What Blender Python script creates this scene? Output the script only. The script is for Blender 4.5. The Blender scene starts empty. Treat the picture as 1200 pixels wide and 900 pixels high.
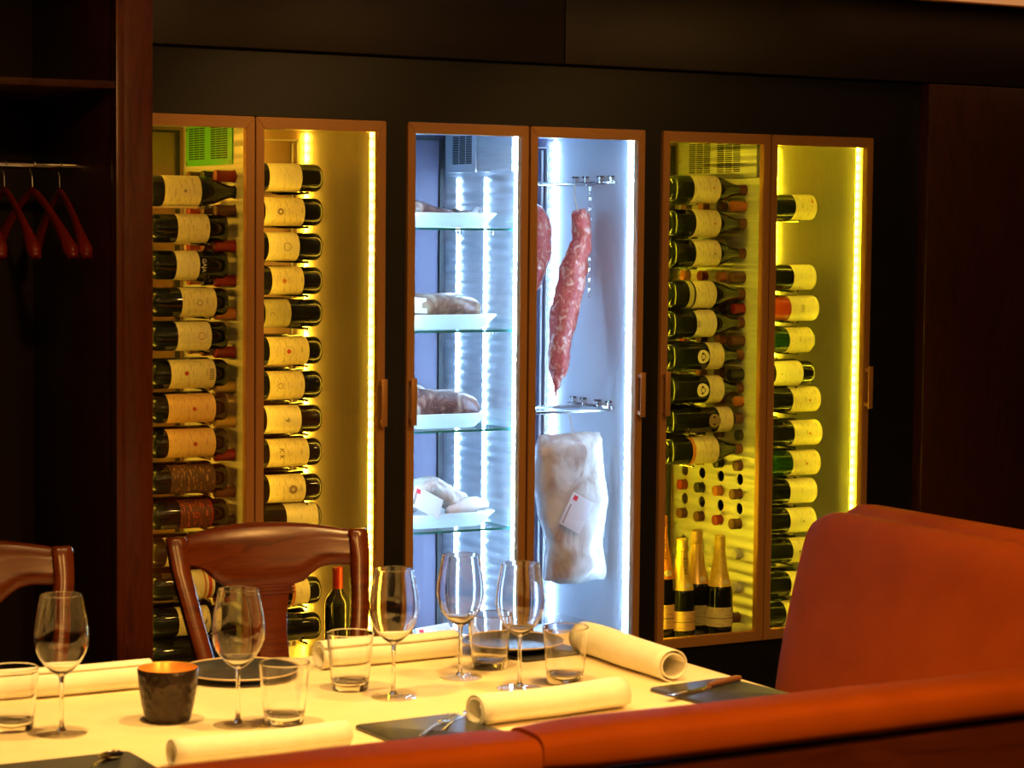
import bpy, bmesh, math, random
from mathutils import Vector, Matrix, noise
from math import pi, sin, cos, radians
random.seed(7)
S = bpy.context.scene
COL = S.collection

# ------------------------------------------------------------------ helpers
class MB:
    """collects shapes and links them as one mesh object"""
    def __init__(self): self.bm = bmesh.new()
    def box(self, x0, x1, y0, y1, z0, z1, bev=0.0, seg=2, mat=None):
        b = bmesh.new()
        bmesh.ops.create_cube(b, size=1)
        for v in b.verts:
            v.co = Vector((x0 + (v.co.x+.5)*(x1-x0), y0 + (v.co.y+.5)*(y1-y0), z0 + (v.co.z+.5)*(z1-z0)))
        if bev > 0:
            bmesh.ops.bevel(b, geom=b.edges[:], offset=bev, segments=seg, affect='EDGES', profile=.5)
        self.add(b, mat); return self
    def add(self, b, mat=None):
        if mat is not None: bmesh.ops.transform(b, matrix=mat, verts=b.verts)
        me = bpy.data.meshes.new('tmp'); b.to_mesh(me); b.free()
        self.bm.from_mesh(me); bpy.data.meshes.remove(me); return self
    def loft(self, rings, closed=True, cap=True):
        vs = [[self.bm.verts.new(p) for p in r] for r in rings]
        n = len(rings[0])
        for a, b in zip(vs, vs[1:]):
            for i in range(n if closed else n-1):
                j = (i+1) % n
                try: self.bm.faces.new((a[i], a[j], b[j], b[i]))
                except ValueError: pass
        if cap and closed:
            self.bm.faces.new(list(reversed(vs[0]))); self.bm.faces.new(vs[-1])
        return self
    def lathe(self, prof, seg=32, axis='Z', at=(0, 0, 0), a0=0, a1=2*pi):
        """prof: list of (radius, height)"""
        full = abs(a1-a0-2*pi) < 1e-6
        n = seg if full else seg+1
        rows = []
        for r, h in prof:
            row = []
            if r < 1e-6 and full:
                row = [self.bm.verts.new(self._ax(0, 0, h, axis, at))]
            else:
                for i in range(n):
                    a = a0 + (a1-a0)*i/seg
                    row.append(self.bm.verts.new(self._ax(r*cos(a), r*sin(a), h, axis, at)))
            rows.append(row)
        for A, B in zip(rows, rows[1:]):
            m = seg if full else seg
            for i in range(m):
                j = (i+1) % n
                try:
                    if len(A) == 1 and len(B) > 1: self.bm.faces.new((A[0], B[j], B[i]))
                    elif len(B) == 1 and len(A) > 1: self.bm.faces.new((A[i], A[j], B[0]))
                    elif len(A) > 1: self.bm.faces.new((A[i], A[j], B[j], B[i]))
                except ValueError: pass
        return self
    @staticmethod
    def _ax(a, b, h, axis, at):
        if axis == 'Z': p = (a, b, h)
        elif axis == 'X': p = (h, a, b)
        else: p = (a, h, b)
        return Vector(p) + Vector(at)
    def tube(self, pts, r, seg=8, cap=True):
        pts = [Vector(p) for p in pts]; rings = []
        up = Vector((0, 0, 1))
        for i, p in enumerate(pts):
            t = (pts[min(i+1, len(pts)-1)] - pts[max(i-1, 0)]).normalized()
            ref = up if abs(t.dot(up)) < .95 else Vector((1, 0, 0))
            s = t.cross(ref).normalized(); u = s.cross(t)
            rr = r[i] if isinstance(r, (list, tuple)) else r
            rings.append([p + s*rr*cos(2*pi*k/seg) + u*rr*sin(2*pi*k/seg) for k in range(seg)])
        return self.loft(rings, True, cap)
    def build(self, name, mat, parent=None, smooth=True, ang=40, recalc=True):
        if recalc: bmesh.ops.recalc_face_normals(self.bm, faces=self.bm.faces)
        me = bpy.data.meshes.new(name); self.bm.to_mesh(me); self.bm.free()
        if smooth:
            me.polygons.foreach_set('use_smooth', [True]*len(me.polygons))
            try: me.set_sharp_from_angle(angle=radians(ang))
            except Exception: pass
        me.materials.append(mat)
        o = bpy.data.objects.new(name, me); COL.objects.link(o)
        if parent: o.parent = parent
        return o

def thing(name, label, cat, loc=(0, 0, 0), rz=0, group=None):
    o = bpy.data.objects.new(name, None); COL.objects.link(o)
    o.empty_display_size = .05; o.location = loc; o.rotation_euler = (0, 0, rz)
    tag(o, label, cat, group); return o
def tag(o, label, cat, group=None, kind=None):
    if label: o['label'] = label
    if cat: o['category'] = cat
    if group: o['group'] = group
    if kind: o['kind'] = kind
    return o
def struct(o): o['kind'] = 'structure'; return o
def dup(root, label=None, group=None):
    r = root.copy(); COL.objects.link(r)
    if label: r['label'] = label
    if group: r['group'] = group
    for ch in list(root.children):
        c = ch.copy(); COL.objects.link(c); c.parent = r
        for g in list(ch.children):
            d = g.copy(); COL.objects.link(d); d.parent = c
    return r

# ------------------------------------------------------------------ materials
def mat(name, color, rough=.5, metal=0, spec=.5, **kw):
    m = bpy.data.materials.new(name); m.use_nodes = True
    b = m.node_tree.nodes['Principled BSDF']
    b.inputs['Base Color'].default_value = (*color, 1)
    b.inputs['Roughness'].default_value = rough
    b.inputs['Metallic'].default_value = metal
    b.inputs['Specular IOR Level'].default_value = spec
    for k, v in kw.items():
        b.inputs[k.replace('_', ' ')].default_value = v
    return m
def nd(m, t, **kw):
    n = m.node_tree.nodes.new(t)
    for k, v in kw.items(): setattr(n, k, v)
    return n
def lk(m, a, b): m.node_tree.links.new(a, b)
def ramp_noise(m, cols, scale=(1, 1, 1), nscale=5, detail=4, bump=0, pos=None, distort=0, rough_rng=None):
    b = m.node_tree.nodes['Principled BSDF']
    tc = nd(m, 'ShaderNodeTexCoord'); mp = nd(m, 'ShaderNodeMapping')
    mp.inputs['Scale'].default_value = scale
    nz = nd(m, 'ShaderNodeTexNoise'); nz.inputs['Scale'].default_value = nscale
    nz.inputs['Detail'].default_value = detail; nz.inputs['Distortion'].default_value = distort
    rp = nd(m, 'ShaderNodeValToRGB')
    lk(m, tc.outputs['Object'], mp.inputs[0]); lk(m, mp.outputs[0], nz.inputs[0]); lk(m, nz.outputs[0], rp.inputs[0])
    e = rp.color_ramp.elements
    n = len(cols); pos = pos or [.3 + .4*i/(n-1) for i in range(n)]
    while len(e) < n: e.new(.5)
    for i in range(n): e[i].position = pos[i]; e[i].color = (*cols[i], 1)
    lk(m, rp.outputs[0], b.inputs['Base Color'])
    if bump:
        bp = nd(m, 'ShaderNodeBump'); bp.inputs['Strength'].default_value = bump; bp.inputs['Distance'].default_value = .01
        lk(m, nz.outputs[0], bp.inputs['Height']); lk(m, bp.outputs[0], b.inputs['Normal'])
    if rough_rng:
        mr = nd(m, 'ShaderNodeMapRange'); mr.inputs['To Min'].default_value = rough_rng[0]; mr.inputs['To Max'].default_value = rough_rng[1]
        lk(m, nz.outputs[0], mr.inputs[0]); lk(m, mr.outputs[0], b.inputs['Roughness'])
    return m
def sheet_glass(name, tint=(1, 1, 1), rough=.0, gain=1.0, ior=1.5):
    m = bpy.data.materials.new(name); m.use_nodes = True
    nt = m.node_tree; nt.nodes.clear()
    out = nd(m, 'ShaderNodeOutputMaterial'); mx = nd(m, 'ShaderNodeMixShader')
    tr = nd(m, 'ShaderNodeBsdfTransparent'); tr.inputs[0].default_value = (*tint, 1)
    gl = nd(m, 'ShaderNodeBsdfGlossy'); gl.inputs['Roughness'].default_value = rough
    fr = nd(m, 'ShaderNodeFresnel'); fr.inputs[0].default_value = ior
    ml = nd(m, 'ShaderNodeMath', operation='MULTIPLY'); ml.inputs[1].default_value = gain
    ge = nd(m, 'ShaderNodeNewGeometry'); ir = nd(m, 'ShaderNodeMapRange')
    ir.inputs['To Min'].default_value = ior; ir.inputs['To Max'].default_value = 1/ior
    lk(m, ge.outputs['Backfacing'], ir.inputs[0]); lk(m, ir.outputs[0], fr.inputs[0])
    lk(m, fr.outputs[0], ml.inputs[0]); lk(m, ml.outputs[0], mx.inputs[0])
    lk(m, tr.outputs[0], mx.inputs[1]); lk(m, gl.outputs[0], mx.inputs[2]); lk(m, mx.outputs[0], out.inputs[0])
    return m
def led(name, col, strength, gap=.35, period=.028):
    m = bpy.data.materials.new(name); m.use_nodes = True
    nt = m.node_tree; nt.nodes.clear()
    out = nd(m, 'ShaderNodeOutputMaterial'); em = nd(m, 'ShaderNodeEmission'); em.inputs[0].default_value = (*col, 1)
    tc = nd(m, 'ShaderNodeTexCoord'); sx = nd(m, 'ShaderNodeSeparateXYZ')
    m1 = nd(m, 'ShaderNodeMath', operation='MULTIPLY'); m1.inputs[1].default_value = 2*pi/period
    m2 = nd(m, 'ShaderNodeMath', operation='SINE'); mr = nd(m, 'ShaderNodeMapRange')
    mr.inputs['From Min'].default_value = -1; mr.inputs['To Min'].default_value = strength*gap; mr.inputs['To Max'].default_value = strength*(2-gap)
    lk(m, tc.outputs['Object'], sx.inputs[0]); lk(m, sx.outputs[2], m1.inputs[0]); lk(m, m1.outputs[0], m2.inputs[0])
    lk(m, m2.outputs[0], mr.inputs[0]); lk(m, mr.outputs[0], em.inputs[1]); lk(m, em.outputs[0], out.inputs[0])
    return m
def steel(name, col, rough, streak=(1, 1, 60), bump=.03, aniso=0, nmin=.9):
    m = mat(name, col, rough, 1.0)
    b = m.node_tree.nodes['Principled BSDF']
    ramp_noise(m, [tuple(c*nmin for c in col), col], streak, 6, 3, bump, rough_rng=(rough*.8, rough*1.25))
    return m

M = {}
M['black_panel'] = ramp_noise(mat('black_panel', (.012, .011, .010), .45), [(.0035, .0034, .0036), (.0065, .006, .006)], (1, 1, 8), 4)
M['walnut'] = ramp_noise(mat('walnut', (.05, .015, .006), .35), [(.030, .008, .004), (.060, .016, .007), (.035, .010, .005)], (6, 6, 1), 7, 6, .02, distort=1.0)
M['mahogany'] = ramp_noise(mat('mahogany', (.09, .02, .007), .3), [(.06, .012, .004), (.13, .028, .008), (.08, .017, .005)], (7, 7, .8), 6, 6, .02, distort=1.5)
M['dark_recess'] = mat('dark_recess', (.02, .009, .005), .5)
M['floor_wood'] = ramp_noise(mat('floor_wood', (.06, .03, .015), .4), [(.03, .014, .007), (.07, .033, .016)], (1, 12, 1), 4, 5)
M['ceiling_paint'] = mat('ceiling_paint', (.55, .38, .26), .9)
M['room_wall'] = ramp_noise(mat('room_wall', (.10, .05, .03), .7), [(.08, .04, .022), (.12, .06, .035)], (1, 1, 1), 3)
M['bronze'] = mat('bronze_anodised', (.50, .25, .08), .42, .35)
M['steel_y'] = ramp_noise(mat('brushed_steel', (.75, .72, .66), .30, .55), [(.66, .63, .58), (.80, .78, .72)], (1, 1, 60), 6, 3, .03)
M['mirror_y'] = mat('back_sheet_bronze', (.42, .27, .16), .32, .6)
M['mirror_c'] = mat('back_sheet_mauve', (.10, .085, .125), .5, 0, .2)
M['strip_w'] = mat('bright_strip', (.85, .84, .80), .35)
def aniso(m, rough, an):
    b = m.node_tree.nodes['Principled BSDF']; b.inputs['Roughness'].default_value = rough; b.inputs['Anisotropic'].default_value = an
    t = nd(m, 'ShaderNodeTangent', direction_type='RADIAL', axis='Z'); lk(m, t.outputs[0], b.inputs['Tangent'])
    return m
M['steel_side'] = ramp_noise(mat('satin_steel', (.7, .68, .62), .30, .60), [(.66, .63, .56), (.76, .73, .66)], (50, 50, 1), 6, 3, .02)
M['steel_c'] = ramp_noise(mat('bright_steel', (.8, .82, .85), .26, .55), [(.72, .75, .80), (.84, .86, .90)], (1, 1, 60), 6, 3, .04)
aniso(M['steel_y'], .30, .93); aniso(M['steel_c'], .30, .93)
M['liner_c'] = mat('white_blue_liner', (.60, .64, .70), .40, .15)
M['cover_c'] = mat('cover_panel', (.62, .66, .72), .3, .3)
M['cover_g'] = mat('green_cover', (.10, .52, .05), .4)
M['slot'] = mat('vent_slot', (.01, .012, .01), .7)
M['screw'] = mat('screw_steel', (.8, .8, .75), .2, 1)
M['hinge'] = mat('dark_gasket', (.02, .02, .018), .6)
M['led_l'] = led('led_amber', (1.0, .54, .028), 50, .5)
M['led_r'] = led('led_lemon', (1.0, .78, .018), 60, .5)
M['led_c'] = led('led_daylight', (.36, .61, 1.0), 84, .25)
M['pane'] = sheet_glass('door_glass', (.97, .99, .97), 0, .8)
M['shelf_glass'] = sheet_glass('shelf_glass', (.90, .98, .96), 0, 1.0)
M['shelf_edge'] = mat('shelf_edge', (.05, .30, .27), .15, 0, .6)
M['thin_glass'] = sheet_glass('thin_glass', (.975, .975, .975), 0, 1.15)
M['solid_glass'] = mat('solid_glass', (1, 1, 1), .0, 0, .5, Transmission_Weight=1.0, IOR=1.48)
M['bottle'] = mat('bottle_glass', (.006, .007, .004), .05, 0, .6)
M['bottle_green'] = mat('bottle_green', (.008, .035, .006), .05, 0, .6)
M['bottle_rose'] = mat('bottle_rose', (.30, .035, .012), .06, 0, .6)
M['paper'] = mat('label_cream', (.80, .74, .56), .65)
def label_mat(name, base, ink, amount=.35):
    m = mat(name, base, .6); b = m.node_tree.nodes['Principled BSDF']
    tc = nd(m, 'ShaderNodeTexCoord')
    mp = nd(m, 'ShaderNodeMapping'); mp.inputs['Scale'].default_value = (170, 60, 60)
    nz = nd(m, 'ShaderNodeTexNoise'); nz.inputs['Scale'].default_value = 1; nz.inputs['Detail'].default_value = 3
    rp = nd(m, 'ShaderNodeValToRGB'); rp.color_ramp.elements[0].position = .56; rp.color_ramp.elements[1].position = .62
    rp.color_ramp.elements[0].color = (0, 0, 0, 1); rp.color_ramp.elements[1].color = (amount,)*3+(1,)
    mix = nd(m, 'ShaderNodeMixRGB'); mix.inputs[1].default_value = (*base, 1); mix.inputs[2].default_value = (*ink, 1)
    lk(m, tc.outputs['Object'], mp.inputs[0]); lk(m, mp.outputs[0], nz.inputs[0]); lk(m, nz.outputs[0], rp.inputs[0])
    lk(m, rp.outputs[0], mix.inputs[0]); lk(m, mix.outputs[0], b.inputs['Base Color'])
    return m
M['lab_cream'] = label_mat('printed_cream', (.84, .72, .36), (.25, .18, .08))
M['lab_pale'] = label_mat('printed_pale', (.88, .79, .46), (.35, .28, .14), .25)
M['lab_orange'] = label_mat('printed_orange', (.85, .55, .20), (.4, .12, .03))
M['lab_dark'] = label_mat('printed_brown', (.07, .035, .018), (.45, .22, .06), .8)
M['lab_red'] = label_mat('printed_red', (.10, .025, .012), (.5, .10, .04), .8)
M['lab_dim'] = label_mat('printed_olive', (.40, .36, .20), (.2, .15, .05))
M['ink_red'] = mat('ink_red', (.55, .05, .01), .5)
M['ink_dark'] = mat('ink_dark', (.06, .04, .02), .5)
M['ink_white'] = mat('ink_white', (.85, .8, .7), .5)
M['ink_tan'] = mat('ink_tan', (.30, .20, .12), .5)
M['cap_red'] = mat('capsule_red', (.30, .012, .010), .35)
M['cap_black'] = mat('capsule_black', (.015, .012, .01), .35)
M['cap_brown'] = mat('capsule_brown', (.14, .045, .02), .4)
M['cap_gold'] = mat('capsule_gold', (.75, .50, .14), .35, .5)
M['cap_orange'] = mat('capsule_orange', (.60, .20, .04), .4)
M['cap_pale'] = mat('capsule_pale', (.62, .60, .50), .4)
M['foil'] = ramp_noise(mat('gold_foil', (.80, .58, .10), .35, .25), [(.74, .50, .07), (.95, .70, .14)], (1, 1, 1), 60, 4, .25)
M['cloth'] = ramp_noise(mat('cream_linen', (.86, .70, .44), .85), [(.82, .66, .41), (.88, .72, .46)], (1, 1, 1), 14, 3, .03)
M['napkin'] = ramp_noise(mat('ivory_napkin', (.92, .88, .74), .85), [(.88, .84, .69), (.94, .90, .77)], (1, 1, 1), 40, 3, .05)
M['chair_wood'] = ramp_noise(mat('cherry_wood', (.22, .055, .018), .22), [(.062, .0105, .0016), (.108, .019, .0028), (.075, .013, .002)], (1.2, 3, 7), 5, 4, .012, distort=1.4)
M['mahogany_h'] = ramp_noise(mat('mahogany_panel', (.09, .02, .007), .22), [(.055, .010, .003), (.10, .020, .006)], (.8, 6, 5), 6, 5, .01, distort=1)
M['leather'] = ramp_noise(mat('orange_leather', (.42, .075, .012), .62), [(.37, .068, .003), (.44, .085, .004)], (1, 1, 1), 9, 5, .04)
M['leather'].node_tree.nodes['Principled BSDF'].inputs['Specular IOR Level'].default_value = .05
M['seat_fabric'] = mat('seat_fabric', (.10, .03, .015), .8)
M['slate'] = ramp_noise(mat('slate', (.03, .032, .038), .35), [(.025, .027, .032), (.045, .047, .052)], (1, 1, 1), 30, 4, .05)
M['ceramic_rim'] = mat('ceramic_rim', (.55, .40, .24), .35)
M['silver'] = mat('silver', (.85, .83, .8), .12, 1)
M['steel_wire'] = mat('steel_wire', (.75, .76, .78), .2, 1)
M['white_dish'] = mat('white_dish', (.85, .88, .88), .35)
M['votive_out'] = ramp_noise(mat('hammered_bronze', (.035, .022, .018), .3, .4), [(.03, .018, .014), (.05, .03, .022)], (1, 1, 1), 55, 1, .5)
M['votive_in'] = mat('votive_gilt', (.95, .50, .12), .35, .7)
M['wax'] = mat('wax', (.9, .8, .6), .5)
M['knife_handle'] = mat('knife_handle', (.20, .08, .04), .4)
M['hanger_wood'] = mat('hanger_wood', (.22, .018, .008), .12, 0, .7)
M['meat'] = ramp_noise(mat('aged_beef', (.35, .06, .04), .35), [(.80, .50, .40), (.62, .16, .10), (.50, .06, .05), (.70, .30, .22)], (1, 1, .7), 48, 6, .45, [.34, .45, .55, .7], 1.0)
M['meat_dark'] = ramp_noise(mat('dry_beef', (.2, .1, .08), .4), [(.48, .36, .27), (.24, .11, .08), (.09, .03, .025), (.34, .19, .13)], (1, 1, 1), 20, 6, .3, [.36, .47, .58, .7], .8)
M['ham'] = ramp_noise(mat('cured_ham', (.4, .2, .14), .35), [(.50, .40, .26), (.34, .22, .13), (.18, .08, .05), (.44, .30, .20)], (1, 1, 1), 14, 5, .2, [.34, .47, .6, .72], .8)
M['wrap'] = ramp_noise(mat('vacuum_wrap', (.66, .62, .54), .18, 0, .7), [(.84, .82, .77), (.66, .61, .54), (.50, .38, .32), (.78, .74, .68)], (1, 1, .6), 11, 6, .45, [.33, .47, .60, .72], 1.2)
M['fat'] = ramp_noise(mat('fat_white', (.8, .74, .66), .4), [(.85, .80, .74), (.74, .60, .54)], (1, 1, 1), 12, 4, .2)
M['card'] = mat('card_white', (.85, .86, .88), .5)
M['card_red'] = mat('card_red', (.75, .03, .04), .5)
M['twine'] = mat('twine', (.75, .65, .45), .8)
m = bpy.data.materials.new('candle_flame'); m.use_nodes = True; m.node_tree.nodes.clear()
_o = nd(m, 'ShaderNodeOutputMaterial'); _e = nd(m, 'ShaderNodeEmission'); _e.inputs[0].default_value = (1, .42, .07, 1); _e.inputs[1].default_value = 120
lk(m, _e.outputs[0], _o.inputs[0]); M['flame'] = m

def add_ribs(m, period, dist):
    b = m.node_tree.nodes['Principled BSDF']
    tc = nd(m, 'ShaderNodeTexCoord'); sx = nd(m, 'ShaderNodeSeparateXYZ')
    m1 = nd(m, 'ShaderNodeMath', operation='MULTIPLY'); m1.inputs[1].default_value = 2*pi/period
    m2 = nd(m, 'ShaderNodeMath', operation='SINE'); bp = nd(m, 'ShaderNodeBump'); bp.inputs['Strength'].default_value = 1; bp.inputs['Distance'].default_value = dist
    lk(m, tc.outputs['Object'], sx.inputs[0]); lk(m, sx.outputs[2], m1.inputs[0]); lk(m, m1.outputs[0], m2.inputs[0]); lk(m, m2.outputs[0], bp.inputs['Height'])
    old = [l.from_socket for l in m.node_tree.links if l.to_socket == b.inputs['Normal']]
    if old: lk(m, old[0], bp.inputs['Normal'])
    lk(m, bp.outputs[0], b.inputs['Normal'])
add_ribs(M['steel_c'], .032, .0012); add_ribs(M['steel_y'], .034, .0016)
# ------------------------------------------------------------------ room
Y0 = 5.575           # front plane of the cooler doors
def sbox(name, x0, x1, y0, y1, z0, z1, m, bev=0):
    return struct(MB().box(x0, x1, y0, y1, z0, z1, bev).build(name, M[m], smooth=bev > 0))
sbox('floor', -1.8, 6.6, -2.0, 6.4, -.1, 0, 'floor_wood')
sbox('ceiling', -1.8, 6.6, -2.0, 6.4, 2.303, 2.40, 'ceiling_paint')
sbox('wall_left', -1.9, -1.8, -2.0, 6.4, 0, 2.303, 'room_wall')
sbox('wall_right', 6.6, 6.7, -2.0, 6.4, 0, 2.303, 'room_wall')
sbox('wall_front', -1.8, 6.6, -2.1, -2.0, 0, 2.303, 'room_wall')
wb = MB()   # black surround of the coolers, with real openings
wb.box(1.975, 4.59, Y0+.012, Y0+.05, 1.889, 2.058)
wb.box(1.975, 4.59, Y0+.012, Y0+.05, 0, .385)
wb.box(1.975, 2.014, Y0+.012, Y0+.05, .385, 1.889)
wb.box(2.769, 2.831, Y0+.012, Y0+.05, .385, 1.889)
wb.box(3.591, 3.649, Y0+.012, Y0+.05, .385, 1.889)
wb.box(4.409, 4.59, Y0+.012, Y0+.05, .385, 1.889)
wb.box(1.975, 6.6, 6.10, 6.2, 0, 2.303)
struct(wb.build('wall_back', M['black_panel'], smooth=False))
M['header'] = ramp_noise(mat('header_wood', (.02, .012, .008), .5), [(.009, .0045, .0032), (.013, .0065, .0045)], (6, 6, 1), 7, 6, .02)
up = MB()
up.box(2.036, 3.30, 5.545, 5.64, 2.06, 2.303, .003); up.box(3.303, 6.6, 5.545, 5.64, 2.06, 2.303, .003)
struct(up.build('trim_1', M['header']))
rp_ = MB(); rp_.box(4.592, 5.2, 5.545, 5.64, 0, 2.056, .003); rp_.box(5.203, 6.6, 5.545, 5.64, 0, 2.056, .003)
struct(rp_.build('wall_back_panel', M['walnut']))
for ob in [o for o in bpy.data.objects if o.name == 'wall_back_panel']: ob.name = 'wall_panel'
sl = MB(); sl.box(1.98, 4.585, 5.56, Y0+.03, 2.062, 2.075); struct(sl.build('trim_2', M['black_panel'], smooth=False))

# ------------------------------------------------------------------ coat wardrobe
wd = thing('coat_wardrobe', 'open dark wood coat niche with a shelf above a metal hanging rod', 'wardrobe', (1.3, 5.6, 0))
def wpart(name, bxs, m, bev=.002):
    b = MB()
    for q in bxs: b.box(q[0]-1.3, q[1]-1.3, q[2]-5.6, q[3]-5.6, q[4], q[5], bev)
    return b.build(name, M[m], wd)
wpart('side_post', [(1.940, 2.034, 5.375, 5.42, 0, 2.30)], 'mahogany', .006)
wpart('side_panel', [(1.942, 1.972, 5.42, 6.03, 0, 2.30)], 'walnut')
wpart('side_panel', [(.60, .63, 5.40, 6.03, 0, 2.30)], 'walnut')
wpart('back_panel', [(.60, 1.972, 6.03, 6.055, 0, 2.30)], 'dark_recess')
wpart('shelf', [(.63, 1.941, 5.375, 6.03, 1.932, 1.950)], 'walnut')
wpart('post_moulding', [(1.936, 1.958, 5.368, 5.376, 0, 2.30)], 'mahogany', .003)
rod = MB().lathe([(0, .63-1.3), (.011, .63-1.3), (.011, 1.941-1.3), (0, 1.941-1.3)], 16, 'X', (0, 5.68-5.6, 1.752)).build('hanging_rod', M['silver'], wd)

def make_hanger():
    t = thing('coat_hanger', '', 'hanger')
    pts = [(0, .004, .012), (0, .012, .004), (0, .013, -.004)]
    hook = [(0, 0.013*sin(a), 0.0*0 + .001 + .013*cos(a)) for a in [radians(x) for x in range(-110, 91, 20)]]
    hook += [(0, .010, -.015), (0, .002, -.028), (0, 0, -.055)]
    MB().tube([(p[0], p[1], p[2]) for p in hook], .0016, 8).build('hook', M['steel_wire'], t)
    rings = []
    for i in range(25):
        s = -1 + 2*i/24; a = abs(s)
        y = s*.205*(1-.10*a); z = -.055 - .010 - .165*a**1.25
        wx = .006 + .017*a**3; wz = .011 + .014*a**2.5
        if a > .93: wx *= .55 + .45*(1-a)/.07; wz *= .5 + .5*(1-a)/.07
        tn = Vector((0, 1, -1.3*(1 if s > 0 else -1)*min(1, a*3))).normalized()
        n = Vector((0, -tn.z, tn.y)); 
        if n.z < 0: n = -n
        rings.append([Vector((wx*cos(q), y, z)) + n*wz*sin(q) for q in [2*pi*k/12 for k in range(12)]])
    MB().loft(rings).build('wooden_arm', M['hanger_wood'], t, ang=70)
    return t
HG = [(1.899, .05, 'dark red wooden hanger on the rod end next to the niche side panel'),
      (1.828, .26, 'dark red wooden hanger hanging second from the niche side panel'),
      (1.756, .12, 'dark red wooden hanger hanging third from the niche side panel'),
      (1.700, -.05, 'dark red wooden hanger at the picture edge, fourth from the niche side panel')]
h0 = make_hanger()
for i, (x, rz, lab) in enumerate(HG):
    o = h0 if i == 0 else dup(h0)
    o.location = (x, 5.68, 1.752); o.rotation_euler = (0, 0, rz); o['label'] = lab; o['group'] = 'coat hangers on the niche rod'

# ------------------------------------------------------------------ display coolers
def mitre_bar(b, x0, x1, z0, z1, w, h, y0, y1):
    """rectangular frame of four mitred bars (w = side width, h = top and bottom height)"""
    o = [(x0, z0), (x1, z0), (x1, z1), (x0, z1)]
    i = [(x0+w, z0+h), (x1-w, z0+h), (x1-w, z1-h), (x0+w, z1-h)]
    e = .0015
    for k in range(4):
        j = (k+1) % 4
        q = [Vector((o[k][0], 0, o[k][1])), Vector((o[j][0], 0, o[j][1])), Vector((i[j][0], 0, i[j][1])), Vector((i[k][0], 0, i[k][1]))]
        c = sum(q, Vector())/4
        q = [p + (c-p).normalized()*.0003 for p in q]
        bb = bmesh.new()
        f = [bb.verts.new((p.x, y0, p.z)) for p in q]; g = [bb.verts.new((p.x, y1, p.z)) for p in q]
        bb.faces.new(f); bb.faces.new(list(reversed(g)))
        for a in range(4): bb.faces.new((f[a], f[(a+1) % 4], g[(a+1) % 4], g[a]))
        bmesh.ops.recalc_face_normals(bb, faces=bb.faces)
        bmesh.ops.bevel(bb, geom=bb.edges[:], offset=e, segments=2, affect='EDGES')
        b.add(bb)
ZT, ZB = 1.887, .387
def cooler(name, label, x0, x1, xm, steelm, sidem, ledm, doors, rods=()):
    t = thing(name, label, 'cooler', ((x0+x1)/2, Y0, 0)); ox, oy = (x0+x1)/2, Y0
    def P(n, bxs, m, bev=0, smooth=None, parent=t):
        b = MB()
        for q in bxs: b.box(q[0]-ox, q[1]-ox, q[2]-oy, q[3]-oy, q[4], q[5], bev)
        return b.build(n, M[m], parent, smooth=bev > 0)
    xi0, xi1 = x0+.015, x1-.015
    ya, yb = Y0+.033, 6.06
    P('back_panel', [(xi0, xi1, yb, yb+.012, .40, 1.875)], 'mirror_c' if steelm == 'steel_c' else 'mirror_y')
    P('side_wall', [(xi0-.012, xi0, ya, yb+.012, .385, 1.887)], sidem)
    P('side_wall', [(xi1, xi1+.012, ya, yb+.012, .385, 1.887)], sidem)
    P('ceiling_panel', [(xi0, xi1, ya, yb+.012, 1.875, 1.887)], sidem)
    P('back_frame', [(xm-.030, xm-.018, 6.050, 6.058, .40, 1.866), (xi0, xm-.030, 6.050, 6.058, 1.860, 1.866)], 'hinge')
    P('back_frame', [(xi1-.030, xi1-.026, 6.052, 6.059, .40, 1.850), (xi1-.046, xi1-.042, 6.052, 6.059, .40, 1.840), (xm+.01, xi1-.026, 6.052, 6.059, 1.846, 1.850)], 'strip_w')  # pale strips stand in for reflected lines beside the led
    P('mullion', [(xm-.013, xm+.019, Y0+.0275, Y0+.0325, .40, 1.875)], 'hinge')
    P('floor_panel', [(xi0, xi1, ya, yb+.012, .386, .400)], steelm)
    return t, P, xi0, xi1, ya, yb, ox, oy

def led_strip(P, x0, x1, y0, y1, z0, z1, m): P('led_strip', [(x0, x1, y0, y1, z0, z1)], m)
def door(t, ox, oy, x0, x1, handle):
    b = MB(); mitre_bar(b, x0-ox, x1-ox, ZB, ZT, .023, .030, 0, .024)
    d = b.build('door', M['bronze'], t)
    MB().box(x0+.020-ox, x1-.020-ox, .010, .014, ZB+.027, ZT-.027).build('glass_pane', M['pane'], d, smooth=False)
    hx = (x0+.0115 if handle < 0 else x1-.0115)-ox
    h = MB()
    h.box(hx-.0085, hx+.0085, -.024, -.019, 1.070, 1.198, .0015)
    h.box(hx-.006, hx+.006, -.020, .001, 1.076, 1.088, .001)
    h.box(hx-.006, hx+.006, -.020, .001, 1.180, 1.192, .001)
    h.build('handle', M['bronze'], d)
    g = MB(); mitre_bar(g, x0+.006-ox, x1-.006-ox, ZB+.006, ZT-.006, .012, .016, .0245, .0275); g.build('gasket', M['hinge'], d)
    return d
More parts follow.
